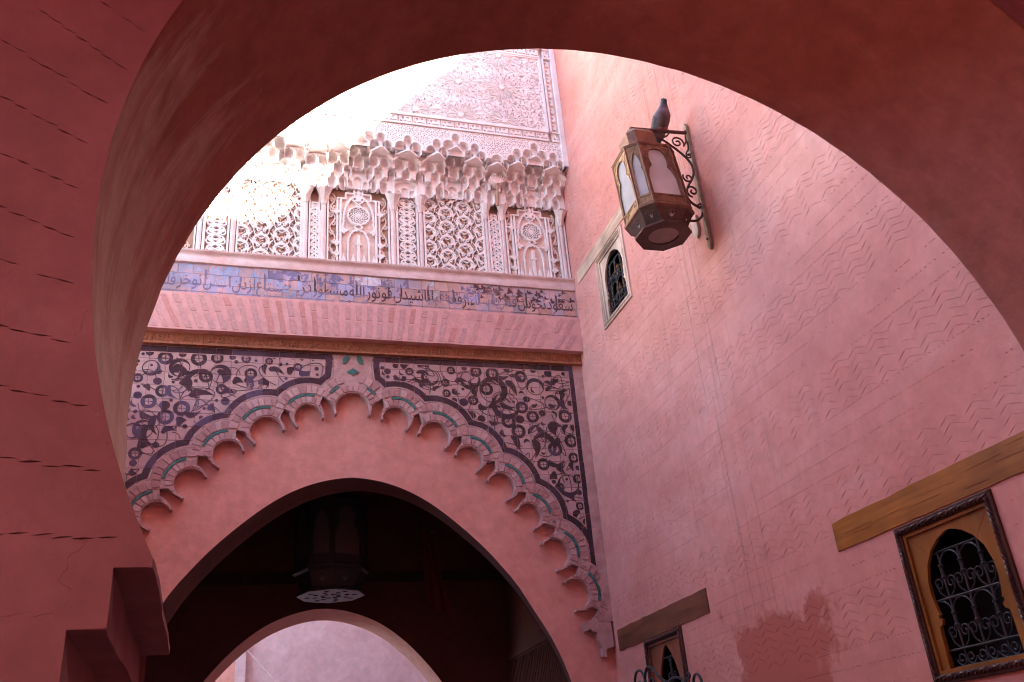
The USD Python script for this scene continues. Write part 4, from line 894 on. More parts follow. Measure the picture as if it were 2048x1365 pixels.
T1 = {B: [(0, .178, 7.60)], S_: [(-.07, .056, 7.455), (.07, .056, 7.455)], N_: [(0, .15, 7.49)], L_: [(-.055, .048, 7.43), (.055, .048, 7.43)]}
T1Z = {B: 7.33, S_: 7.30, N_: 7.27, L_: 7.27}
T0 = {B: [(0, .058, 7.50), (-.115, .05, 7.44), (.115, .05, 7.44)], N_: [(0, .05, 7.40), (-.1, .045, 7.36), (.1, .045, 7.36)], S_: [], L_: []}
P4, P3, P2, P1, P0 = .37, .29, .20, .11, .055
def yof(p): return YP - p
def archpoly(x, hw_, zt_, zb_):
    """slightly pointed arch opening"""
    a = np.linspace(math.pi, 0, 15); k = hw_ * (1.15 if hw_ < .1 else .72)
    return Polygon([(x - hw_, zb_)] + [(x + hw_ * math.cos(q), zt_ - k + k * math.sin(q) ** .9) for q in a] + [(x + hw_, zb_)])
def apse(x, hw_, zt_, zb_, pf, pb):
    """concave half-domed niche between the rim (depth pf) and its back (depth pb)"""
    k = hw_ * (1.15 if hw_ < .1 else .72); zc = zt_ - k; nu, nv = 10, 8; V = []
    th = np.linspace(math.pi, 0, nu + 1)
    for s_ in np.linspace(1, 0, nv):          # rim to axis over the dome
        for q in th: V.append((x + hw_ * s_ * math.cos(q), zc + k * s_ * math.sin(q) ** .9, pf - (pf - pb) * math.sqrt(max(0, 1 - s_ * s_))))
    i = np.arange(nv * (nu + 1)).reshape(nv, nu + 1)
    F = [np.stack([i[:-1, :-1], i[:-1, 1:], i[1:, 1:], i[1:, :-1]], -1).reshape(-1, 4)]
    b0 = len(V)
    for zz in (zc, zb_):
        for q in np.linspace(-1, 1, nu + 1): V.append((x + hw_ * q, zz, pf - (pf - pb) * math.sqrt(max(0, 1 - q * q))))
    j = b0 + np.arange(2 * (nu + 1)).reshape(2, nu + 1)
    F.append(np.stack([j[:-1, :-1], j[:-1, 1:], j[1:, 1:], j[1:, :-1]], -1).reshape(-1, 4))
    V = np.array(V); return FR(YP)(V[:, 0], V[:, 1], V[:, 2]), np.vstack(F)
def tierz(table, x, slope=.0):
    xs_ = [p for p, _ in SEQ]; return np.interp(x, xs_, [table[k] for _, k in SEQ])
mids = [(-1.4)] + [(SEQ[i][0] + SEQ[i + 1][0]) / 2 for i in range(len(SEQ) - 1)] + [XR - .004]
XM0, XM1 = -1.45, XR - .004
upper_open = unary_union([archpoly(x + dx, w_, zt_, 7.0) for x, k in SEQ for dx, w_, zt_ in T4[k]])
EDGE4 = unary_union([box(XM0, 7.80, XM1, 8.6)]).difference(upper_open)
def cell_part(x, k, xa, xb, arches, zfoot, ztop, pf, pb, zig, name):
    """one cell: a shaped block front with its arches, feet and hollow niches"""
    holes = unary_union([archpoly(x + dx, w_, zt_, 6.5) for dx, w_, zt_ in arches]) if arches else Polygon()
    g = Polygon([(xa, zfoot), (xb, zfoot), (xb, ztop), (xa, ztop)])
    # chevron underside
    g = g.difference(holes)
    ms = []
    front = slab(g, FR(YP), pf, pb - .03)
    ms.append(front)
    for dx, w_, zt_ in arches:
        zb_ = zfoot
        ms.append(apse(x + dx, w_, zt_, zb_ - .01, pf - .004, pb))
        if w_ < .1: continue
        rim = archpoly(x + dx, w_ + .016, zt_ + .018, zfoot).difference(archpoly(x + dx, w_, zt_, zfoot - .1))
        ms.append(slab(rim.intersection(box(xa, zfoot, xb, ztop)), FR(YP), pf + .008, pf - .01))
    V, F = cat(ms)
    # plan zigzag: the middle of the cell stands out or falls back
    c = np.clip(np.abs(V[:, 0] - x) / max(x - xa, xb - x), 0, 1)
    V = V.copy(); V[:, 1] += zig * c
    mq.part(name, (V, F), M['stucco'], smooth=25)
    # thin ledge along the underside
def vledge(x, hw_, z, pc, pe, pb, th=.024):
    P = [(x - hw_, pe), (x - hw_ * .12, pc), (x + hw_ * .12, pc), (x + hw_, pe)]
    V = []
    for zz in (z, z - th):
        V += [(a, YP - p, zz) for a, p in P] + [(x + hw_, YP - pb, zz), (x - hw_, YP - pb, zz)]
    F = [(i_, (i_ + 1) % 6, (i_ + 1) % 6 + 6, i_ + 6) for i_ in range(6)] + [(0, 1, 2, 3), (0, 3, 4, 5), (6, 9, 8, 7), (6, 11, 10, 9)]
    mq.part('ledge', (np.array(V), np.array(F)), M['stucco'])
for i, (x, k) in enumerate(SEQ):
    xa, xb = mids[i], mids[i + 1]
    # tier 4 hollows under the upper wall
    for dx, w_, zt_ in T4[k]:
        mq.part('top_niche', apse(x + dx, w_, zt_, T3Z[k] + .012 - (.03 if abs(dx) > .09 else 0), P4 - .002, P3 - .05), M['stucco'], smooth=50)
    # tier 3: plain splayed block with a projecting ledge
    z3 = T3Z[k]; hwk = min(x - xa, xb - x)
    zz = [z3 - .035, z3, z3 - .035]
    V, F = [], []
    lx = [xa, x - .10, x, x + .10, xb]; lz = [z3 - .09, z3 - .008, z3 + .006, z3 - .008, z3 - .09]; lp = [P3 - .03, P3 - .015, P3 + .03, P3 - .015, P3 - .03]
    for X_, Z_, Pp in zip(lx, lz, lp): V += [(X_, YP - Pp, Z_), (X_, YP - Pp, Z_ + .03), (X_, YP - Pp + .02, Z_ + .03), (X_, YP - Pp + .02, Z_ + .42), (X_, YP - .1, Z_ - .012)]
    V = np.array(V); q = np.arange(25).reshape(5, 5)
    F = np.vstack([np.stack([q[:-1, j], q[1:, j], q[1:, j + 1], q[:-1, j + 1]], -1) for j in range(3)] + [np.stack([q[:-1, 0], q[:-1, 4], q[1:, 4], q[1:, 0]], -1)])
    mq.part('ledge_block', (V, F), M['stucco'])
    zm = z3 - .165
    cell_part(x, k, xa, xb, T2[k], zm, z3 - .004, P2 + .03, P2 - .07, .04, 'hanging_niche')
    st_ = [(0, .062, zm + .012)] + [(sg * (q_ - x) * .93 * sg, .05, zm + .002) for sg, q_ in ((-1, xa), (1, xb)) if abs(q_ - x) > .13]
    cell_part(x, k, xa, xb, st_, T2Z[k] - .02, zm + .035, P2 - .03, P1 - .03, .03, 'hanging_niche')
    vledge(x, min(.155, hwk), z3 + .012, P4 + .035, P3 - .01, P2 - .02)
    cell_part(x, k, xa, xb, T1[k], T1Z[k], T2Z[k] + .06, P1, P0 - .03, .03, 'hanging_niche')
    if T0[k]:
        wtop = T1[k][0][1]
        cell_part(x, k, x - wtop, x + wtop, T0[k], T1Z[k] - .02, T1[k][0][2] + .02, P0, -.03, .0, 'inner_niche')
# solid core behind the tiers
mq.part('core', cat([bx(XM0, XM1, YP - P3 + .085, YP + .04, 7.93, 8.25), bx(XM0, XM1, YP - P2 + .12, YP + .04, 7.62, 7.94), bx(XM0, XM1, YP - P1 + .085, YP + .041, 7.585, 7.62)]), M['stucco'])
sh_ = []
for a in np.linspace(25, 155, 9): sh_.append(leafpoly(3.2, 7.50, 3.2 + .13 * math.cos(math.radians(a)), 7.50 + .16 * math.sin(math.radians(a)), .034, 0))
mq.part('shell_ornament', slab(unary_union(sh_), FR(YP), P2 + .05, P1), M['shaft'])
mq.part('shell_stem', tube([(3.2, YP - P2 - .03, 7.52), (3.2, YP - P1 - .03, 7.2)], [.016, .022], 7), M['ground'], smooth=50)

# ------------------------------------------------------------------ upper carved wall
YU = YP - P4
ub = Thing('upper_wall_ground', 'flat plaster backing of the upper carved stucco wall', 'wall', (AX, YU, 7.9))
ub.part('plaster', slab(box(-1.6, 7.83, XR - .002, 9.99), FR(YU), -.066), M['stucco'])
up = Thing('carved_lace_band', 'band of fine stucco lace following the scalloped top of the stalactites', 'stucco panel', (AX, YU, 8.2))
zone = EDGE4.intersection(box(XM0, 7.7, XM1 - .02, 8.215))
rim = zone.intersection(upper_open.buffer(.028)).union(zone.intersection(box(XM0, 7.7, XM1, 7.825)))
up.part('rim', slab(rim, FR(YU), .012, -.10), M['stucco'])
up.part('ground', slab(zone, FR(YU), -.045, -.055), M['ground'])
holes_ = []
for ix in range(-20, 58):
    for iz in range(0, 8):
        x, z = ix * .074 + (iz % 2) * .037, 7.80 + iz * .057
        r0 = (20 if (ix + iz) % 2 else 65) + rnd.uniform(-14, 14)
        for a in (0, 90, 180, 270):
            q = math.radians(a + r0); d0_ = .009
            holes_.append(leafpoly(x + d0_ * math.cos(q), z + d0_ * math.sin(q), x + .040 * math.cos(q + .25), z + .034 * math.sin(q + .25), .0165, .5))
lz = zone.difference(rim.buffer(.004)).difference(unary_union(holes_))
up.part('lace_relief', slab(lz, FR(YU), .0, -.045), M['stucco'])
# inscription bands
XI = 4.005
def cartouche_band(name, lab, rect, n, vertical, word):
    x0, z0, x1, z1 = rect
    t = Thing(name, lab, 'stucco panel', ((x0 + x1) / 2, YU, z0))
    t.part('ground', slab(box(*rect), FR(YU), -.022, -.05), M['nichegr'])
    if not vertical: t.part('fillet', cat([bx(x0, x1, YU - .016, YU + .05, z0 - .022, z0), bx(x0, x1, YU - .016, YU + .05, z1, z1 + .022)]), M['stucco'])
    else: t.part('fillet', cat([bx(x0 - .022, x0, YU - .0155, YU + .05, z0 - .02, z1 + .02)]), M['stucco'])
    g0 = script(word, 40, 1); b_ = g0.bounds
    for k in range(n):
        if vertical: c = box(x0, z0 + (z1 - z0) * k / n, x1, z0 + (z1 - z0) * (k + 1) / n)
        else: c = box(x0 + (x1 - x0) * k / n, z0, x0 + (x1 - x0) * (k + 1) / n, z1)
        cb = c.bounds; inn = box(cb[0] + .012, cb[1] + .012, cb[2] - .012, cb[3] - .012).buffer(0)
        fr_ = inn.difference(inn.buffer(-.010)) if not vertical else Polygon()
        q = affinity.translate(g0, -b_[0], -b_[1]); 
        if vertical: q = affinity.rotate(q, 90, origin=(0, 0)); qb = q.bounds; q = affinity.translate(q, -qb[0], -qb[1])
        qb = q.bounds; iw, ih = inn.bounds[2] - inn.bounds[0] - .03, inn.bounds[3] - inn.bounds[1] - .03
        q = affinity.scale(q, iw / qb[2], ih / qb[3], origin=(0, 0)); q = affinity.translate(q, inn.bounds[0] + .015, inn.bounds[1] + .015)
        t.part('cartouche', slab(unary_union([fr_, q.buffer(.003)]), FR(YU), .002, -.024), M['stucco'])
cartouche_band('inscription_band', 'stucco band of repeated script cartouches below the star panel', (-1.3, 8.245, XI - .03, 8.375), 27, False, 'العافية')
cartouche_band('inscription_band', 'stucco script band along the top of the star panel', (-1.3, 9.80, XI - .03, 9.95), 27, False, 'العافية')
cartouche_band('inscription_column', 'upright stucco script column right of the star panel', (4.03, 8.42, 4.135, 9.76), 9, True, 'البركة')
cartouche_band('corner_cartouche', 'small square stucco cartouche at the foot of the script column', (4.03, 8.245, 4.135, 8.375), 1, False, 'بركة')
cartouche_band('corner_cartouche', 'small square stucco cartouche at the head of the script column', (4.03, 9.80, 4.135, 9.95), 1, False, 'بركة')
eb = Thing('stucco_border', 'plain white stucco border strip in the corner beside the pink side wall', 'moulding', (4.17, YU, 8.2))
eb.part('strip', bx(4.14, XR - .002, YU - .03, YU + .3, 7.80, 9.99), M['stucco'])
uw = Thing('upper_plaster', 'pale plaster wall above the carved stucco', 'wall', (AX, YU, 9.98))
uw.part('plaster', slab(box(-1.6, 9.98, XR - .003, 12.2), FR(YU), .0, -.3), M['stucco'])
uw.part('moulding', bx(-1.6, XR - .004, YU - .04, YU - .001, 9.99, 10.03), M['cornice'])
# star panel
sp = Thing('carved_star_field', 'large stucco panel carved with rows of twelve petalled stars', 'stucco panel', (2.0, YU, 8.42))
rect = box(-1.3, 8.415, XI - .035, 9.765)
sp.part('ground', slab(rect, FR(YU), -.050, -.06), M['ground'])
sp.part('frame', slab(rect.buffer(.018, join_style=2).difference(rect.buffer(-.012, join_style=2)), FR(YU), .008, -.05), M['stucco'])
cols = [3.335 - .635 * k for k in range(8)]
band_lines, kites, solid_ = [], [], []
rc = rect.buffer(-.012)
for ci, cx in enumerate(cols):
    for zc in (8.50, 9.105, 9.71):
        off = 0
        n = 12
        c = np.array([cx, zc])
        star = unary_union([leafpoly(cx, zc, cx + .062 * math.cos(q), zc + .062 * math.sin(q), .03, 0) for q in np.linspace(0, 2 * math.pi, 8, endpoint=False)] + [Point(cx, zc).buffer(.026)]).intersection(rc)
        if star.area > .0004 and cx > .2: sp.part('star_boss', slab(star, FR(YU), .012, -.03), M['stucco'])
        for k in range(n):
            a = 2 * math.pi * (k + .5) / n; d = np.array([math.cos(a), math.sin(a)]); nn = np.array([-d[1], d[0]])
            P = [c + d * r_ + nn * o_ for r_, o_ in ((.075, 0), (.115, .022), (.185, .040), (.235, 0), (.185, -.040), (.115, -.022))]
            pet = Polygon(P); solid_.append(pet); pr = pet.difference(pet.buffer(-.0095)); inner_ = pet.buffer(-.017)
            lf = unary_union([leafpoly(*(c + d * .105), *(c + d * .21), .034, 0)]).intersection(inner_)
            lf = lf.difference(unary_union([Point(c + d * r_ + nn * o_).buffer(.005, quad_segs=2) for r_, o_ in ((.14, .008), (.14, -.008), (.165, 0))]))
            g = unary_union([pr, lf]).intersection(rc)
            if g.area > .0005 and cx > .2: sp.part('petal', slab(g, FR(YU), .006, -.05), M['stucco'])
            a2 = 2 * math.pi * k / n; d2 = np.array([math.cos(a2), math.sin(a2)]); n2 = np.array([-d2[1], d2[0]])
            kt = Polygon([c + d2 * .205 + n2 * 0, c + d2 * .25 + n2 * .052, c + d2 * .30, c + d2 * .25 - n2 * .052])
            solid_.append(kt); kites += [kt.difference(kt.buffer(-.010)), leafpoly(*(c + d2 * .225), *(c + d2 * .285), .03, .3)]
            band_lines.append(line([c + d * .235, c + d * .34], .012))
            # almond shapes between neighbouring stars
            al = Polygon([c + d * .25, c + d * .295 + nn * .03, c + d * .37, c + d * .295 - nn * .03]); solid_.append(al); kites += [al.difference(al.buffer(-.009)), leafpoly(*(c + d * .27), *(c + d * .345), .022, 0)]
sp.part('kite_tracery', slab(unary_union(kites + band_lines).intersection(rc), FR(YU), -.001, -.05), M['stucco'], kind='stuff')
seeds = []
for q in range(5200):
    x, z = nrg.uniform(1.2, 3.95), nrg.uniform(8.42, 9.76); a = nrg.uniform(0, 6.28)
    seeds.append(leafpoly(x, z, x + .034 * math.cos(a), z + .034 * math.sin(a), .0125, .6))
field = rc.intersection(box(0, 8, 4, 10)).difference(unary_union(seeds)).difference(unary_union(solid_).buffer(.0035))
sp.part('leaf_field', slab(field, FR(YU), -.006, -.05), M['stucco'], kind='stuff')
# ------------------------------------------------------------------ windows and lintels in the right wall
def rope_frame(y0, y1, z0, z1, x, r):
    out = []
    for P, Q in (((y0, z0), (y1, z0)), ((y1, z0), (y1, z1)), ((y1, z1), (y0, z1)), ((y0, z1), (y0, z0))):
        P, Q = np.array(P), np.array(Q); L = np.linalg.norm(Q - P); n = max(8, int(L / .011))
        t = np.linspace(0, 1, n); c = P + np.outer(t, Q - P)
        for ph in (0, math.pi):
            a = t * L / .034 * math.pi + ph
            d = (Q - P) / L; nn = np.array([-d[1], d[0]])
            pts = np.column_stack([x - r * .55 * np.sin(a), c[:, 0] + nn[0] * r * .55 * np.cos(a), c[:, 1] + nn[1] * r * .55 * np.cos(a)])
            out.append(tube(pts, r * .62, 5))
    return cat(out)
def window(w, label, base_name, m_frame, m_panel, m_rope, prof=None):
    y0, y1, z0, z1 = w['y0'], w['y1'], w['z0'], w['z1']; yc = (y0 + y1) / 2; W_ = y1 - y0; H_ = z1 - z0
    t = Thing('arched_window', label, 'window', (XR, yc, z0))
    fr = RW(XR)
    # mitred frame bars
    fw = .058; o = [(y0, z0), (y1, z0), (y1, z1), (y0, z1)]; i_ = [(y0 + fw, z0 + fw), (y1 - fw, z0 + fw), (y1 - fw, z1 - fw), (y0 + fw, z1 - fw)]
    for k in range(4):
        q = Polygon([o[k], o[(k + 1) % 4], i_[(k + 1) % 4], i_[k]]).buffer(-.0006)
        t.part('frame_bar', slab(q, fr, .022, -.12, bevel=.006), m_frame)
    t.part('rope_moulding', rope_frame(y0 + .036, y1 - .036, z0 + .036, z1 - .036, XR - .022, .016), m_rope, smooth=40)
    iy0, iy1, iz0, iz1 = y0 + fw, y1 - fw, z0 + fw, z1 - fw
    f2 = .022
    t.part('inner_bead', slab(box(iy0, iz0, iy1, iz1).difference(box(iy0 + f2, iz0 + f2, iy1 - f2, iz1 - f2)), fr, .006, -.1), m_panel)
    iy0, iy1, iz0, iz1 = iy0 + f2, iy1 - f2, iz0 + f2, iz1 - f2
    zz = lambda f: z0 + f * H_
    half = [(.0, .878), (.035, .872), (.11, .845), (.19, .79), (.25, .715), (.285, .61), (.288, .53), (.272, .43), (.262, .405), (.275, .40), (.275, .385), (.255, .372), (.262, .345), (.29, .33), (.295, .30), (.30, .08)]
    if prof == 'pointed': half = [(0, .89), (.03, .875), (.1, .80), (.17, .68), (.22, .55), (.245, .42), (.24, .36), (.26, .35), (.26, .33), (.245, .32), (.27, .29), (.275, .08)]
    k = W_ / .884
    hole = Polygon([(yc - a * k, zz(b)) for a, b in half] + [(yc + a * k, zz(b)) for a, b in half[::-1]]).buffer(0)
    full = box(iy0, iz0, iy1, iz1)
    mx, hz = min(iy1 - iy0, iz1 - iz0) * .42, 0
    pts = {'top': [(iy0, iz1), (iy1, iz1), (iy1 - mx, iz1 - mx), (iy0 + mx, iz1 - mx)], 'bot': [(iy0, iz0), (iy1, iz0), (iy1 - .08, iz0 + .06), (iy0 + .08, iz0 + .06)],
           'l': [(iy0, iz0), (iy0 + .08, iz0 + .06), (iy0 + mx, zz(.4)), (iy0 + mx, iz1 - mx), (iy0, iz1)], 'r': [(iy1, iz0), (iy1 - .08, iz0 + .06), (iy1 - mx, zz(.4)), (iy1 - mx, iz1 - mx), (iy1, iz1)]}
    for nm, pl in pts.items():
        q = Polygon(pl).buffer(0).difference(hole).buffer(-.0012)
        if q.area > 1e-4: t.part('panel_board', slab(q, fr, -.012, -.034), m_panel)
    t.part('panel_backing', slab(full.difference(hole.buffer(.0015)), fr, -.015, -.032), m_frame)
    t.part('dark_room', slab(box(y0, z0, y1, z1), fr, -.33), M['dark'])
    t.part('dark_reveal', cat([bx(XR + .05, XR + .33, y0 + .028, y0 + .033, z0, z1), bx(XR + .08, XR + .33, y1 - .033, y1 - .028, z0, z1), bx(XR + .08, XR + .33, y0, y1, z0 + .028, z0 + .033), bx(XR + .08, XR + .33, y0, y1, z1 - .033, z1 - .028)]), M['dark'])
    # wrought iron grille
    gx = XR + .045; r = .0075
    P3_ = lambda s_, z: (gx, yc - s_, z)
    bars = [zz(.775), zz(.49), zz(.187), zz(.085)]
    hwid = lambda z: max(.02, (np.interp(z, [zz(b) for a, b in half[::-1]], [a for a, b in half[::-1]]) + .02) * k)
    for zb in bars: t.part('grille_bar', tube([P3_(-hwid(zb), zb), P3_(hwid(zb), zb)], r * 1.15, 6), M['iron'], smooth=60)
    for li in range(3):
        zt, zb = bars[li], bars[li + 1]; Hh = zt - zb
        for q in (-.19, 0, .19):
            s0 = q * k * .92
            if li == 2:
                for sg in (-1, 1): t.part('grille_scroll', tube([P3_(*p) for p in spiral((s0 + sg * .04, zb + Hh * .45), .042, .01, 90 - sg * 90, 90 - sg * 90 - sg * 500, 22)], r * .8, 5), M['iron'], smooth=60)
                t.part('grille_rod', tube([P3_(s0, zb), P3_(s0, zt)], r * .8, 5), M['iron'], smooth=60); continue
            if abs(s0) > hwid(zt) + .03: continue
            t.part('grille_rod', tube([P3_(s0, zt), P3_(s0, zb)], r, 6), M['iron'], smooth=60)
            V, F = tube([P3_(s0, zt - Hh * f_) for f_ in (.26, .28, .31, .33, .5, .52, .55, .57)], [.008, .019, .019, .013, .013, .019, .019, .008], 8)
            t.part('grille_baluster', (V, F), M['iron'], smooth=35)
            for sg in (-1, 1):
                if abs(s0 + sg * .095 * k) < hwid(zt):
                    t.part('grille_arch', tube([P3_(*p) for p in [(s0 + sg * (.092 * k - .085 * k * math.cos(q_)), zt - Hh * .27 + Hh * .25 * math.sin(q_)) for q_ in np.linspace(0, math.pi / 2, 10)]], r * .9, 5), M['iron'], smooth=60)
                t.part('grille_scroll', tube([P3_(*p) for p in np.vstack([spiral((s0 + sg * .052, zb + Hh * .32), .010, .040, 90 + sg * 330, 90 - sg * 60, 24), [(s0 + sg * .06, zb + Hh * .13), (s0 + sg * .02, zb + .005)]])], r * .85, 5), M['iron'], smooth=60)
                t.part('grille_curl', tube([P3_(*p) for p in spiral((s0 + sg * .024, zt - Hh * .60), .016, .006, 90, 90 + sg * 330, 12)], r * .7, 5), M['iron'], smooth=60)
    return t
window(WIN[0], 'large wooden arched window with iron grille and rope moulding, right edge', 'w', M['framewood'], M['panelwood'], M['framewood'])
window(WIN[1], 'reddish wooden arched window with iron grille, low down beside the brick arch foot', 'w', M['framewood'], M['redwood'], M['framewood'], 'pointed')
wu = window(WIN[2], 'bleached pale arched window with iron grille, high up beneath the lantern', 'w', M['palewood'], M['palewood'], M['palewood'])
for (dy, z) in ((.10, .66), (-.09, .62), (.11, .40), (-.08, .40)):    # lit boards seen behind the upper grille
    wu.part('shutter_board', bx(XR + .10, XR + .12, 8.675 + dy - .055, 8.675 + dy + .055, 4.985 + z - .07, 4.985 + z + .07), M['panelwood'])
def lintel(y0, y1, z0, z1, m_, label, seed, tilt=0):
    t = Thing('wooden_lintel', label, 'lintel', (XR, (y0 + y1) / 2, z0))
    ys = np.linspace(y0, y1, 60); nz = lambda k_: (meshkit.fbm(np.column_stack([ys * 6, ys * 0 + k_, ys * 0 + seed]), 3, seed) - .5) * .014
    p = Polygon(list(zip(ys, z0 + nz(1))) + list(zip(ys[::-1], z1 + nz(2)[::-1]))).buffer(0)
    t.part('beam', slab(p, RW(XR), .010, -.1, bevel=0), m_)
    cr = [line([(a, b), (a + rnd.uniform(.1, .35), b + rnd.uniform(-.006, .006))], rnd.uniform(.0012, .003)) for a, b in [(rnd.uniform(y0, y1 - .3), rnd.uniform(z0 + .02, z1 - .02)) for _ in range(9)]]
    t.part('grain_ridges', slab(unary_union(cr).intersection(p), RW(XR), .0125, .009), m_, kind='stuff')
lintel(3.45, 5.664, 1.395, 1.602, M['lintel'], 'broad honey brown wooden lintel above the large grilled window', 3)
lintel(7.715, 9.90, 1.358, 1.582, M['lintel_dark'], 'dull brown wooden lintel above the low reddish window', 5)
lintel(7.55, 9.735, 6.0, 6.185, M['lintel_pale'], 'sun bleached wooden lintel above the high pale window', 8)
# ------------------------------------------------------------------ lanterns
def facemap(c00, c10, c01, c11, out):
    c00, c10, c01, c11 = map(np.asarray, (c00, c10, c01, c11)); n = np.cross(c10 - c00, c01 - c00); n /= np.linalg.norm(n)
    if n @ np.asarray(out) < 0: n = -n
    def f(u, v, d):
        u, v, d = u[:, None], v[:, None], d[:, None]
        return c00 * (1 - u) * (1 - v) + c10 * u * (1 - v) + c01 * (1 - u) * v + c11 * u * v + n * d
    return f
def keyhole(wide):
    if wide: h = [(.435, .13), (.435, .42), (.36, .55), (.25, .62), (.28, .66), (.30, .74), (.27, .83), (.18, .895), (.0, .92)]
    else: h = [(.34, .14), (.34, .5), (.26, .58), (.30, .62), (.26, .70), (.14, .80), (0, .87)]
    return Polygon([(.5 + a, b) for a, b in h] + [(.5 - a, b) for a, b in h[::-1]]).buffer(0)
def fret(poly, n, w):
    g = []
    x0, z0, x1, z1 = poly.bounds
    for q in range(n):
        x, z = rnd.uniform(x0, x1), rnd.uniform(z0, z1); a = rnd.uniform(0, 360)
        g.append(LineString(arc((x, z), w * 2.3, a, a + 230, 8)).buffer(w * .45, quad_segs=1))
    return unary_union(g).intersection(poly)
def lantern(name, label, x0, y0, a, c, zt, zb, k, th, lx, ly, mats, group=None, plate='glass', pane=None):
    L = Thing(name, label, 'lantern', (x0, y0, zb - .3))
    lean = lambda z: np.array([lx * (z - zt), ly * (z - zt), 0])
    def octo(a_, c_, z):
        P = [(-a_, c_), (-a_, -c_), (-c_, -a_), (c_, -a_), (a_, -c_), (a_, c_), (c_, a_), (-c_, a_)]
        return [np.array([x0 + x * math.cos(th) - y * math.sin(th), y0 + x * math.sin(th) + y * math.cos(th), z]) + lean(z) for x, y in P]
    top, bot = octo(a, c, zt), octo(a * k, c * k, zb)
    ctr = np.array([x0, y0, 0])
    for i in range(8):
        j = (i + 1) % 8; wide = i % 2 == 0
        mid = (top[i] + top[j] + bot[i] + bot[j]) / 4; out = mid - ctr - [0, 0, mid[2]]
        fm = facemap(bot[i], bot[j], top[i], top[j], out)
        sq = box(0, 0, 1, 1); kh = keyhole(wide)
        m_ = mats[i]
        p = L.part('face_panel', slab(sq.difference(kh), fm, 0, -.012), m_)
        L.part('pane', slab(box(.03, .1, .97, .93), fm, -.010), pane or M['milk'])
        edge = unary_union([sq.difference(box(.035, .015, .965, .985)), kh.buffer(.018).difference(kh), box(0, .115, 1, .135).difference(kh)])
        L.part('edge_bead', slab(edge, fm, .006, -.001), m_)
        zone = sq.difference(box(0, .135, 1, .5)).difference(kh.buffer(.02)).intersection(box(.05, .025, .95, .97))
        L.part('fretwork', slab(fret(zone, 150 if wide else 90, .016), fm, .004, -.001), m_, kind='stuff')
        L.part('corner_post', tube([bot[i], top[i]], .010, 6), mats[8], smooth=50)
    def loft(rings, nm, m_, cap=False, smooth=False):
        V = np.vstack(rings); F = []
        for r_ in range(len(rings) - 1):
            for i in range(8): F.append((r_ * 8 + i, r_ * 8 + (i + 1) % 8, (r_ + 1) * 8 + (i + 1) % 8, (r_ + 1) * 8 + i))
        F = np.array(F); F = np.vstack([F[:, [0, 1, 2]], F[:, [0, 2, 3]]])
        if cap:
            V = np.vstack([V, np.mean(rings[-1], 0)]); n0 = (len(rings) - 1) * 8; F = np.vstack([F, [(n0 + i, n0 + (i + 1) % 8, len(V) - 1) for i in range(8)]])
        L.part(nm, (V, F), m_, smooth=smooth)
    s = a / .257
    loft([octo(a * 1.03, c * 1.03, zt - .002), octo(a * 1.05, c * 1.05, zt + .012 * s), octo(a * .98, c * .98, zt + .03 * s), octo(a * .6, c * .6, zt + .10 * s)], 'roof', mats[9])
    loft([octo(a * .60, c * .60, zt + .10 * s), octo(a * .62, c * .62, zt + .25 * s), octo(a * .5, c * .55, zt + .30 * s), octo(a * .28, c * .3, zt + .335 * s), octo(a * .1, c * .1, zt + .35 * s)], 'cap', mats[10], cap=True)
    loft([octo(a * k * .99, c * k * .99, zb + .004), octo(a * k * 1.06, c * k * 1.06, zb - .012 * s), octo(a * k * 1.06, c * k * 1.06, zb - .035 * s), octo(a * k * .98, c * k * .98, zb - .05 * s)], 'lower_rim', mats[8])
    t2, b2 = octo(a * k * .98, c * k * .98, zb - .05 * s), octo(a * .80, a * .36, zb - .172 * s)
    for i in range(8):
        j = (i + 1) % 8; mid = (t2[i] + t2[j]) / 2; out = mid - ctr - [0, 0, mid[2]]
        fm = facemap(b2[i], b2[j], t2[i], t2[j], out)
        tre = unary_union([leafpoly(.5, .30, .5, .68, .11, 0), leafpoly(.46, .36, .34, .62, .09, -.2), leafpoly(.54, .36, .66, .62, .09, .2), leafpoly(.3, .68, .2, .74, .05, 0), leafpoly(.7, .68, .8, .74, .05, 0), leafpoly(.42, .74, .36, .84, .05, 0), leafpoly(.58, .74, .64, .84, .05, 0)])
        L.part('skirt_panel', slab(box(0, 0, 1, 1).difference(tre), fm, 0, -.006), mats[11])
        L.part('skirt_light_sheet', slab(box(.1, .2, .9, .9), fm, -.008), pane or M['milk'])  # added sheet standing in for light seen through the piercings
    o1, o2, o3 = octo(a * .84, a * .36, zb - .172 * s), octo(a * .95, a * .40, zb - .19 * s), octo(a * .95, a * .40, zb - .207 * s)
    loft([b2, o1, o2, o3], 'bottom_rim', mats[11])
    pl = Polygon([(p[0], p[1]) for p in o3]); cc = np.mean(o3, 0); hole = Point(cc[0], cc[1]).buffer(a * .56, quad_segs=10)
    zpl = zb - .207 * s
    fdn = lambda a_, z_, d: np.stack([a_, z_, np.full(len(a_), zpl) - d], -1)
    if plate == 'glass':
        L.part('bottom_plate', slab(pl.difference(hole), fdn, .0, -.015), mats[11])
        L.part('bottom_glass', slab(hole, fdn, -.01), mats[12])
    else:
        hx = []
        for q in range(8):
            for rr in (.25, .5, .72): hx.append(affinity.rotate(Point(cc[0] + a * rr, cc[1]).buffer(a * .085, quad_segs=2), q * 45 + rr * 40, origin=(cc[0], cc[1])))
        L.part('bottom_plate', slab(pl.difference(unary_union(hx)), fdn, 0, -.02), mats[12])
    return L
mats_l = [M['brass'], M['brass'], M['copper'], M['copper'], M['copper'], M['copper'], M['copper'], M['brass'], M['copper'], M['copper'], M['copper'], M['copperdark'], M['copperdark']]
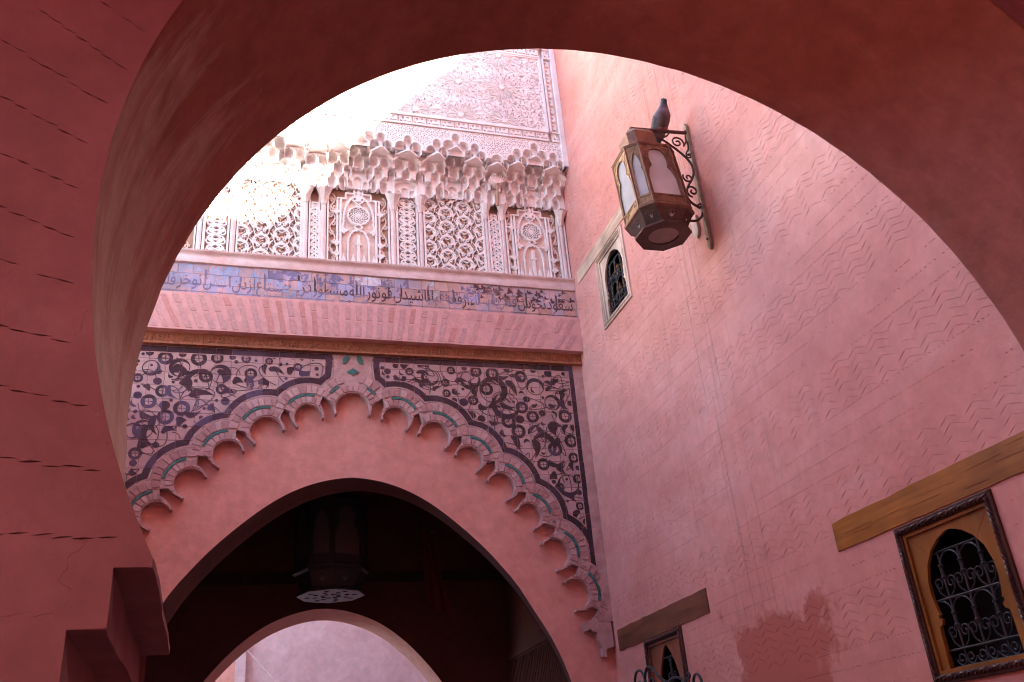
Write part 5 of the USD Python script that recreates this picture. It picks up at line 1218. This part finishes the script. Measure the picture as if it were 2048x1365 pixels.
M['pearl'] = simple('dusty_glass', (0.24, 0.15, 0.12), 0.35, var=0.2, scale=20)
mats_l[12] = M['pearl']
lantern('wall_lantern', 'large octagonal copper and brass lantern hung from the scrolled wall bracket', 3.638, 6.46, .257, .1557, 5.447, 4.7598, 1.0457, -.0139, -.0632, .0404, mats_l)
M['smoke'] = simple('smoky_glass', (0.085, 0.072, 0.07), 0.4, var=.2)
dk = [M['iron']] * 13; dk[12] = M['smoke']
lantern('passage_lantern', 'dark octagonal lantern hanging inside the shaded passage', 1.235, 12.0, .42, .20, 3.6, 2.80, 1.0, .39, 0, 0, dk, plate='pierced', pane=M['smoke'])
t = Thing('lantern_chain', 'iron rod holding the dark lantern in the passage', 'chain', (1.235, 12, 4.2)); t.part('rod', tube([(1.235, 12, 4.12), (1.235, 12, 4.9)], .015, 6), M['iron'])
# ------------------------------------------------------------------ bracket
bk = Thing('scroll_bracket', 'rusty wrought iron scroll bracket on a weathered upright bar', 'bracket', (XR, 6.46, 5.2))
YK = 6.46
bar = Polygon([(6.435, 4.52), (6.46, 4.48), (6.485, 4.52), (6.49, 5.95), (6.465, 6.0), (6.44, 5.95)])
bk.part('wall_bar', slab(bar, RW(XR - .012), .022, -.012), M['olive'])
for z in (4.60, 5.9): bk.part('bolt', tube([(XR - .03, 6.462, z), (XR - .045, 6.462, z)], .012, 7), M['rust'])
bk.part('arm', tube([(3.56, YK, 5.835), (3.575, YK, 5.838), (4.19, YK, 5.875)], [.02, .018, .018], 8), M['rust'], smooth=60)
def xz(pts, r, nm='scroll', curve=True, n=40):
    P = smoothcurve(pts, n) if curve else np.asarray(pts); bk.part(nm, tube([(p[0], YK, p[1]) for p in P], r, 6), M['rust'], smooth=60)
xz([(3.777, 5.825), (3.892, 5.752), (3.992, 5.678), (4.10, 5.583), (4.165, 5.483), (4.172, 5.37), (4.111, 5.245), (4.06, 5.15), (4.06, 5.04), (4.17, 4.95)], .012, 'brace')
xz(spiral((4.059, 5.736), .012, .075, 500, -30), .009, curve=False)
xz([(4.124, 5.70), (4.16, 5.77), (4.165, 5.84)], .009); xz([(4.16, 5.80), (4.172, 5.69), (4.13, 5.60)], .009)
xz(spiral((4.150, 5.582), .008, .032, 0, 430), .008, curve=False)
xz(spiral((4.101, 5.306), .010, .058, 600, 150), .009, curve=False); xz(spiral((4.121, 5.146), .012, .072, -240, 260), .010, curve=False)
xz(spiral((4.165, 4.985), .008, .030, 0, 430), .008, curve=False); xz([(3.80, 5.84), (3.87, 5.79), (3.95, 5.80), (3.99, 5.855)], .009); xz(spiral((3.90, 5.80), .008, .035, 0, 400), .008, curve=False)
xz([(3.93, 4.80), (4.02, 4.79), (4.10, 4.80), (4.16, 4.85), (4.19, 4.92)], .013, 'steady_arm')
pb = Thing('wall_plaque', 'small pale wooden block fixed to the wall behind the bracket foot', 'block', (XR, 6.66, 4.85))
pb.part('block', slab(Polygon([(6.60, 4.79), (6.65, 4.73), (6.71, 4.79), (6.71, 4.97), (6.60, 4.97)]), RW(XR), .03, -.01, bevel=.006), M['palewood'])
# ------------------------------------------------------------------ pigeon
M['pigeon'] = mat('pigeon_feathers', {
    'g': ('geometry', {}), 's': ('separate_xyz', {}), 'm': ('map_range', {'from_min': EYE + 5.82 * S, 'from_max': EYE + 6.24 * S}),
    'r': ('rgb_ramp', {'ramp': [(0.0, (0.07, 0.038, 0.032)), (0.25, (0.09, 0.05, 0.048)), (0.45, (0.13, 0.08, 0.095)), (0.58, (0.13, 0.085, 0.11)), (0.66, (0.05, 0.03, 0.045)), (0.80, (0.04, 0.032, 0.04)), (0.88, (0.08, 0.07, 0.09)), (1.0, (0.10, 0.09, 0.11))]}),
    'n': ('noise_texture', {'scale': 70.0, 'detail': 4.0}), 'b': ('bump', {'strength': 0.5, 'distance': 0.006}), 'p': ('principled_bsdf', {'roughness': 0.7, 'sheen_weight': 0.2})},
    [('g.position', 's.vector'), ('s.z', 'm.value'), ('m.result', 'r.fac'), ('r.color', 'p.base_color'), ('g.position', 'n.vector'), ('n.fac', 'b.height'), ('b.normal', 'p.normal')])
M['wing'] = simple('pigeon_wing', (0.075, 0.052, 0.06), 0.75, var=.4, scale=40, bump=.4)
M['beak'] = simple('pigeon_beak', (0.16, 0.14, 0.13), 0.5)
M['leg'] = simple('pigeon_leg', (0.35, 0.09, 0.07), 0.6)
import manifold3d as m3
def hullchain(nodes, refine=.018, iters=8):
    tot = None
    for (p, r), (q, s_) in zip(nodes[:-1], nodes[1:]):
        def ball(c, rad):
            return m3.Manifold.sphere(1.0, 24).scale(tuple(np.broadcast_to(rad, 3).astype(float))).translate(tuple(map(float, c)))
        h = m3.Manifold.batch_hull([ball(p, r), ball(q, s_)]); tot = h if tot is None else tot + h
    tot = tot.refine_to_length(refine); mm = tot.to_mesh(); t_ = trimesh.Trimesh(mm.vert_properties[:, :3], mm.tri_verts)
    trimesh.smoothing.filter_taubin(t_, iterations=iters); return tm(t_)
pg = Thing('pigeon', 'grey and purple pigeon perched on the bracket arm above the lantern', 'pigeon', (3.92, 6.46, 5.87))
PGS = .84
_sc = lambda p: tuple(np.array([3.92, 6.46, 5.868]) + PGS * (np.array(p) - np.array([3.92, 6.46, 5.868])))
bodynodes = [((3.925, 6.60, 5.90), (.045, .06, .04)), ((3.92, 6.50, 5.98), (.095, .10, .09)), ((3.925, 6.42, 6.05), (.105, .095, .095)), ((3.945, 6.395, 6.135), (.066, .06, .06)), ((3.955, 6.385, 6.20), (.044, .044, .05)), ((3.955, 6.37, 6.25), (.038, .044, .038))]
bodynodes = [(_sc(p), np.array(r) * PGS) for p, r in bodynodes]
body = pg.part('body', hullchain(bodynodes), M['pigeon'], smooth=60)
def shrink(m):
    o = np.array([3.92, 6.46, 5.868]); return (o + PGS * (np.asarray(m[0]) - o), m[1])
for sg in (-1, 1):
    pg.part('wing', shrink(hullchain([((3.922 + sg * .074, 6.45, 6.03), (.034, .06, .06)), ((3.922 + sg * .070, 6.54, 5.96), (.030, .07, .05)), ((3.925 + sg * .035, 6.66, 5.84), (.018, .03, .02))], .02, 6)), M['wing'], smooth=60, under=body)
    pg.part('leg', shrink(cat([tube([(3.922 + sg * .035, 6.465, 5.92), (3.922 + sg * .035, 6.455, 5.885)], .011, 6)] + [tube([(3.922 + sg * .035, 6.455, 5.887), (3.922 + sg * .035 + dx, 6.43, 5.885), (3.922 + sg * .035 + dx * 1.2, 6.425, 5.868)], .006, 5) for dx in (-.02, 0, .02)])), M['leg'], smooth=60)
    pg.part('eye', shrink(tm(trimesh.creation.icosphere(1, .007).apply_translation([3.955 + sg * .036, 6.352, 6.258]))), M['iron'])
pg.part('beak', shrink(tube([(3.952, 6.335, 6.247), (3.948, 6.312, 6.240), (3.946, 6.298, 6.232)], [.012, .008, .002], 6)), M['beak'], smooth=60)
pg.part('tail', shrink(hullchain([((3.925, 6.60, 5.89), (.045, .03, .018)), ((3.94, 6.70, 5.74), (.05, .02, .012))], .03, 3)), M['wing'], smooth=60)
# ------------------------------------------------------------------ iron scrolls low on the right, cloth in the passage
sc = Thing('iron_scrollwork', 'black wrought iron scroll tops in front of the low reddish window', 'ironwork', (3.9, 8.3, .2))
def yz(pts, r=.013, n=30, curve=True):
    P = smoothcurve(pts, n) if curve else np.asarray(pts); sc.part('scroll', tube([(3.9, p[0], p[1]) for p in P], r, 7), M['iron'], smooth=60)
yz([(8.93, .60), (8.915, .86), (8.85, .985), (8.75, 1.008), (8.672, .955), (8.64, .88)])
yz([(8.66, .60), (8.665, .86), (8.63, .955), (8.557, 1.012), (8.469, .995), (8.366, .925), (8.218, .844), (8.05, .80)], .014)
yz(spiral((8.50, .86), .02, .07, -120, 330), .011, curve=False)
yz(spiral((8.80, .86), .02, .08, -60, 300), .011, curve=False)
yz([(8.25, .78), (8.1, .835), (7.99, .845), (7.90, .83), (7.82, .78), (7.80, .70)])
yz(spiral((8.02, .775), .015, .05, -60, 420), .010, curve=False); yz(spiral((7.72, .83), .01, .035, 0, 420), .012, curve=False)
yz([(7.64, .60), (7.645, .76), (7.61, .81), (7.55, .815), (7.50, .76), (7.49, .66)])
yz([(8.3, -2.9), (8.3, .5), (8.3, .78)], .02, 12); yz([(8.93, .60), (8.66, .5), (8.3, .45), (7.9, .5), (7.64, .6)], .014)
yz([(8.66, .6), (8.5, .53), (8.3, .5)], .013); yz([(7.8, .7), (7.9, .6), (8.3, .5)], .013)
fl = Thing('red_cloth', 'dark red cloth hanging in the shaded passage', 'cloth', (2.75, 12.6, 2.2))
uu, vv = np.meshgrid(np.linspace(0, 1, 14), np.linspace(0, 1, 16)); xx_ = 2.55 + uu * (.12 + .22 * vv) + .05 * vv; yy_ = 12.6 + .03 * np.sin(uu * 14 + vv * 3); zz_ = 3.55 - 1.15 * vv - .1 * uu
ii = np.arange(14 * 16).reshape(16, 14)
fl.part('cloth', (np.column_stack([xx_.ravel(), yy_.ravel(), zz_.ravel()]), np.stack([ii[:-1, :-1], ii[1:, :-1], ii[1:, 1:], ii[:-1, 1:]], -1).reshape(-1, 4)), M['flag'], smooth=60)
fl.part('rod', tube([(2.5, 12.6, 3.56), (2.75, 12.6, 3.46)], .012, 6), M['iron'])
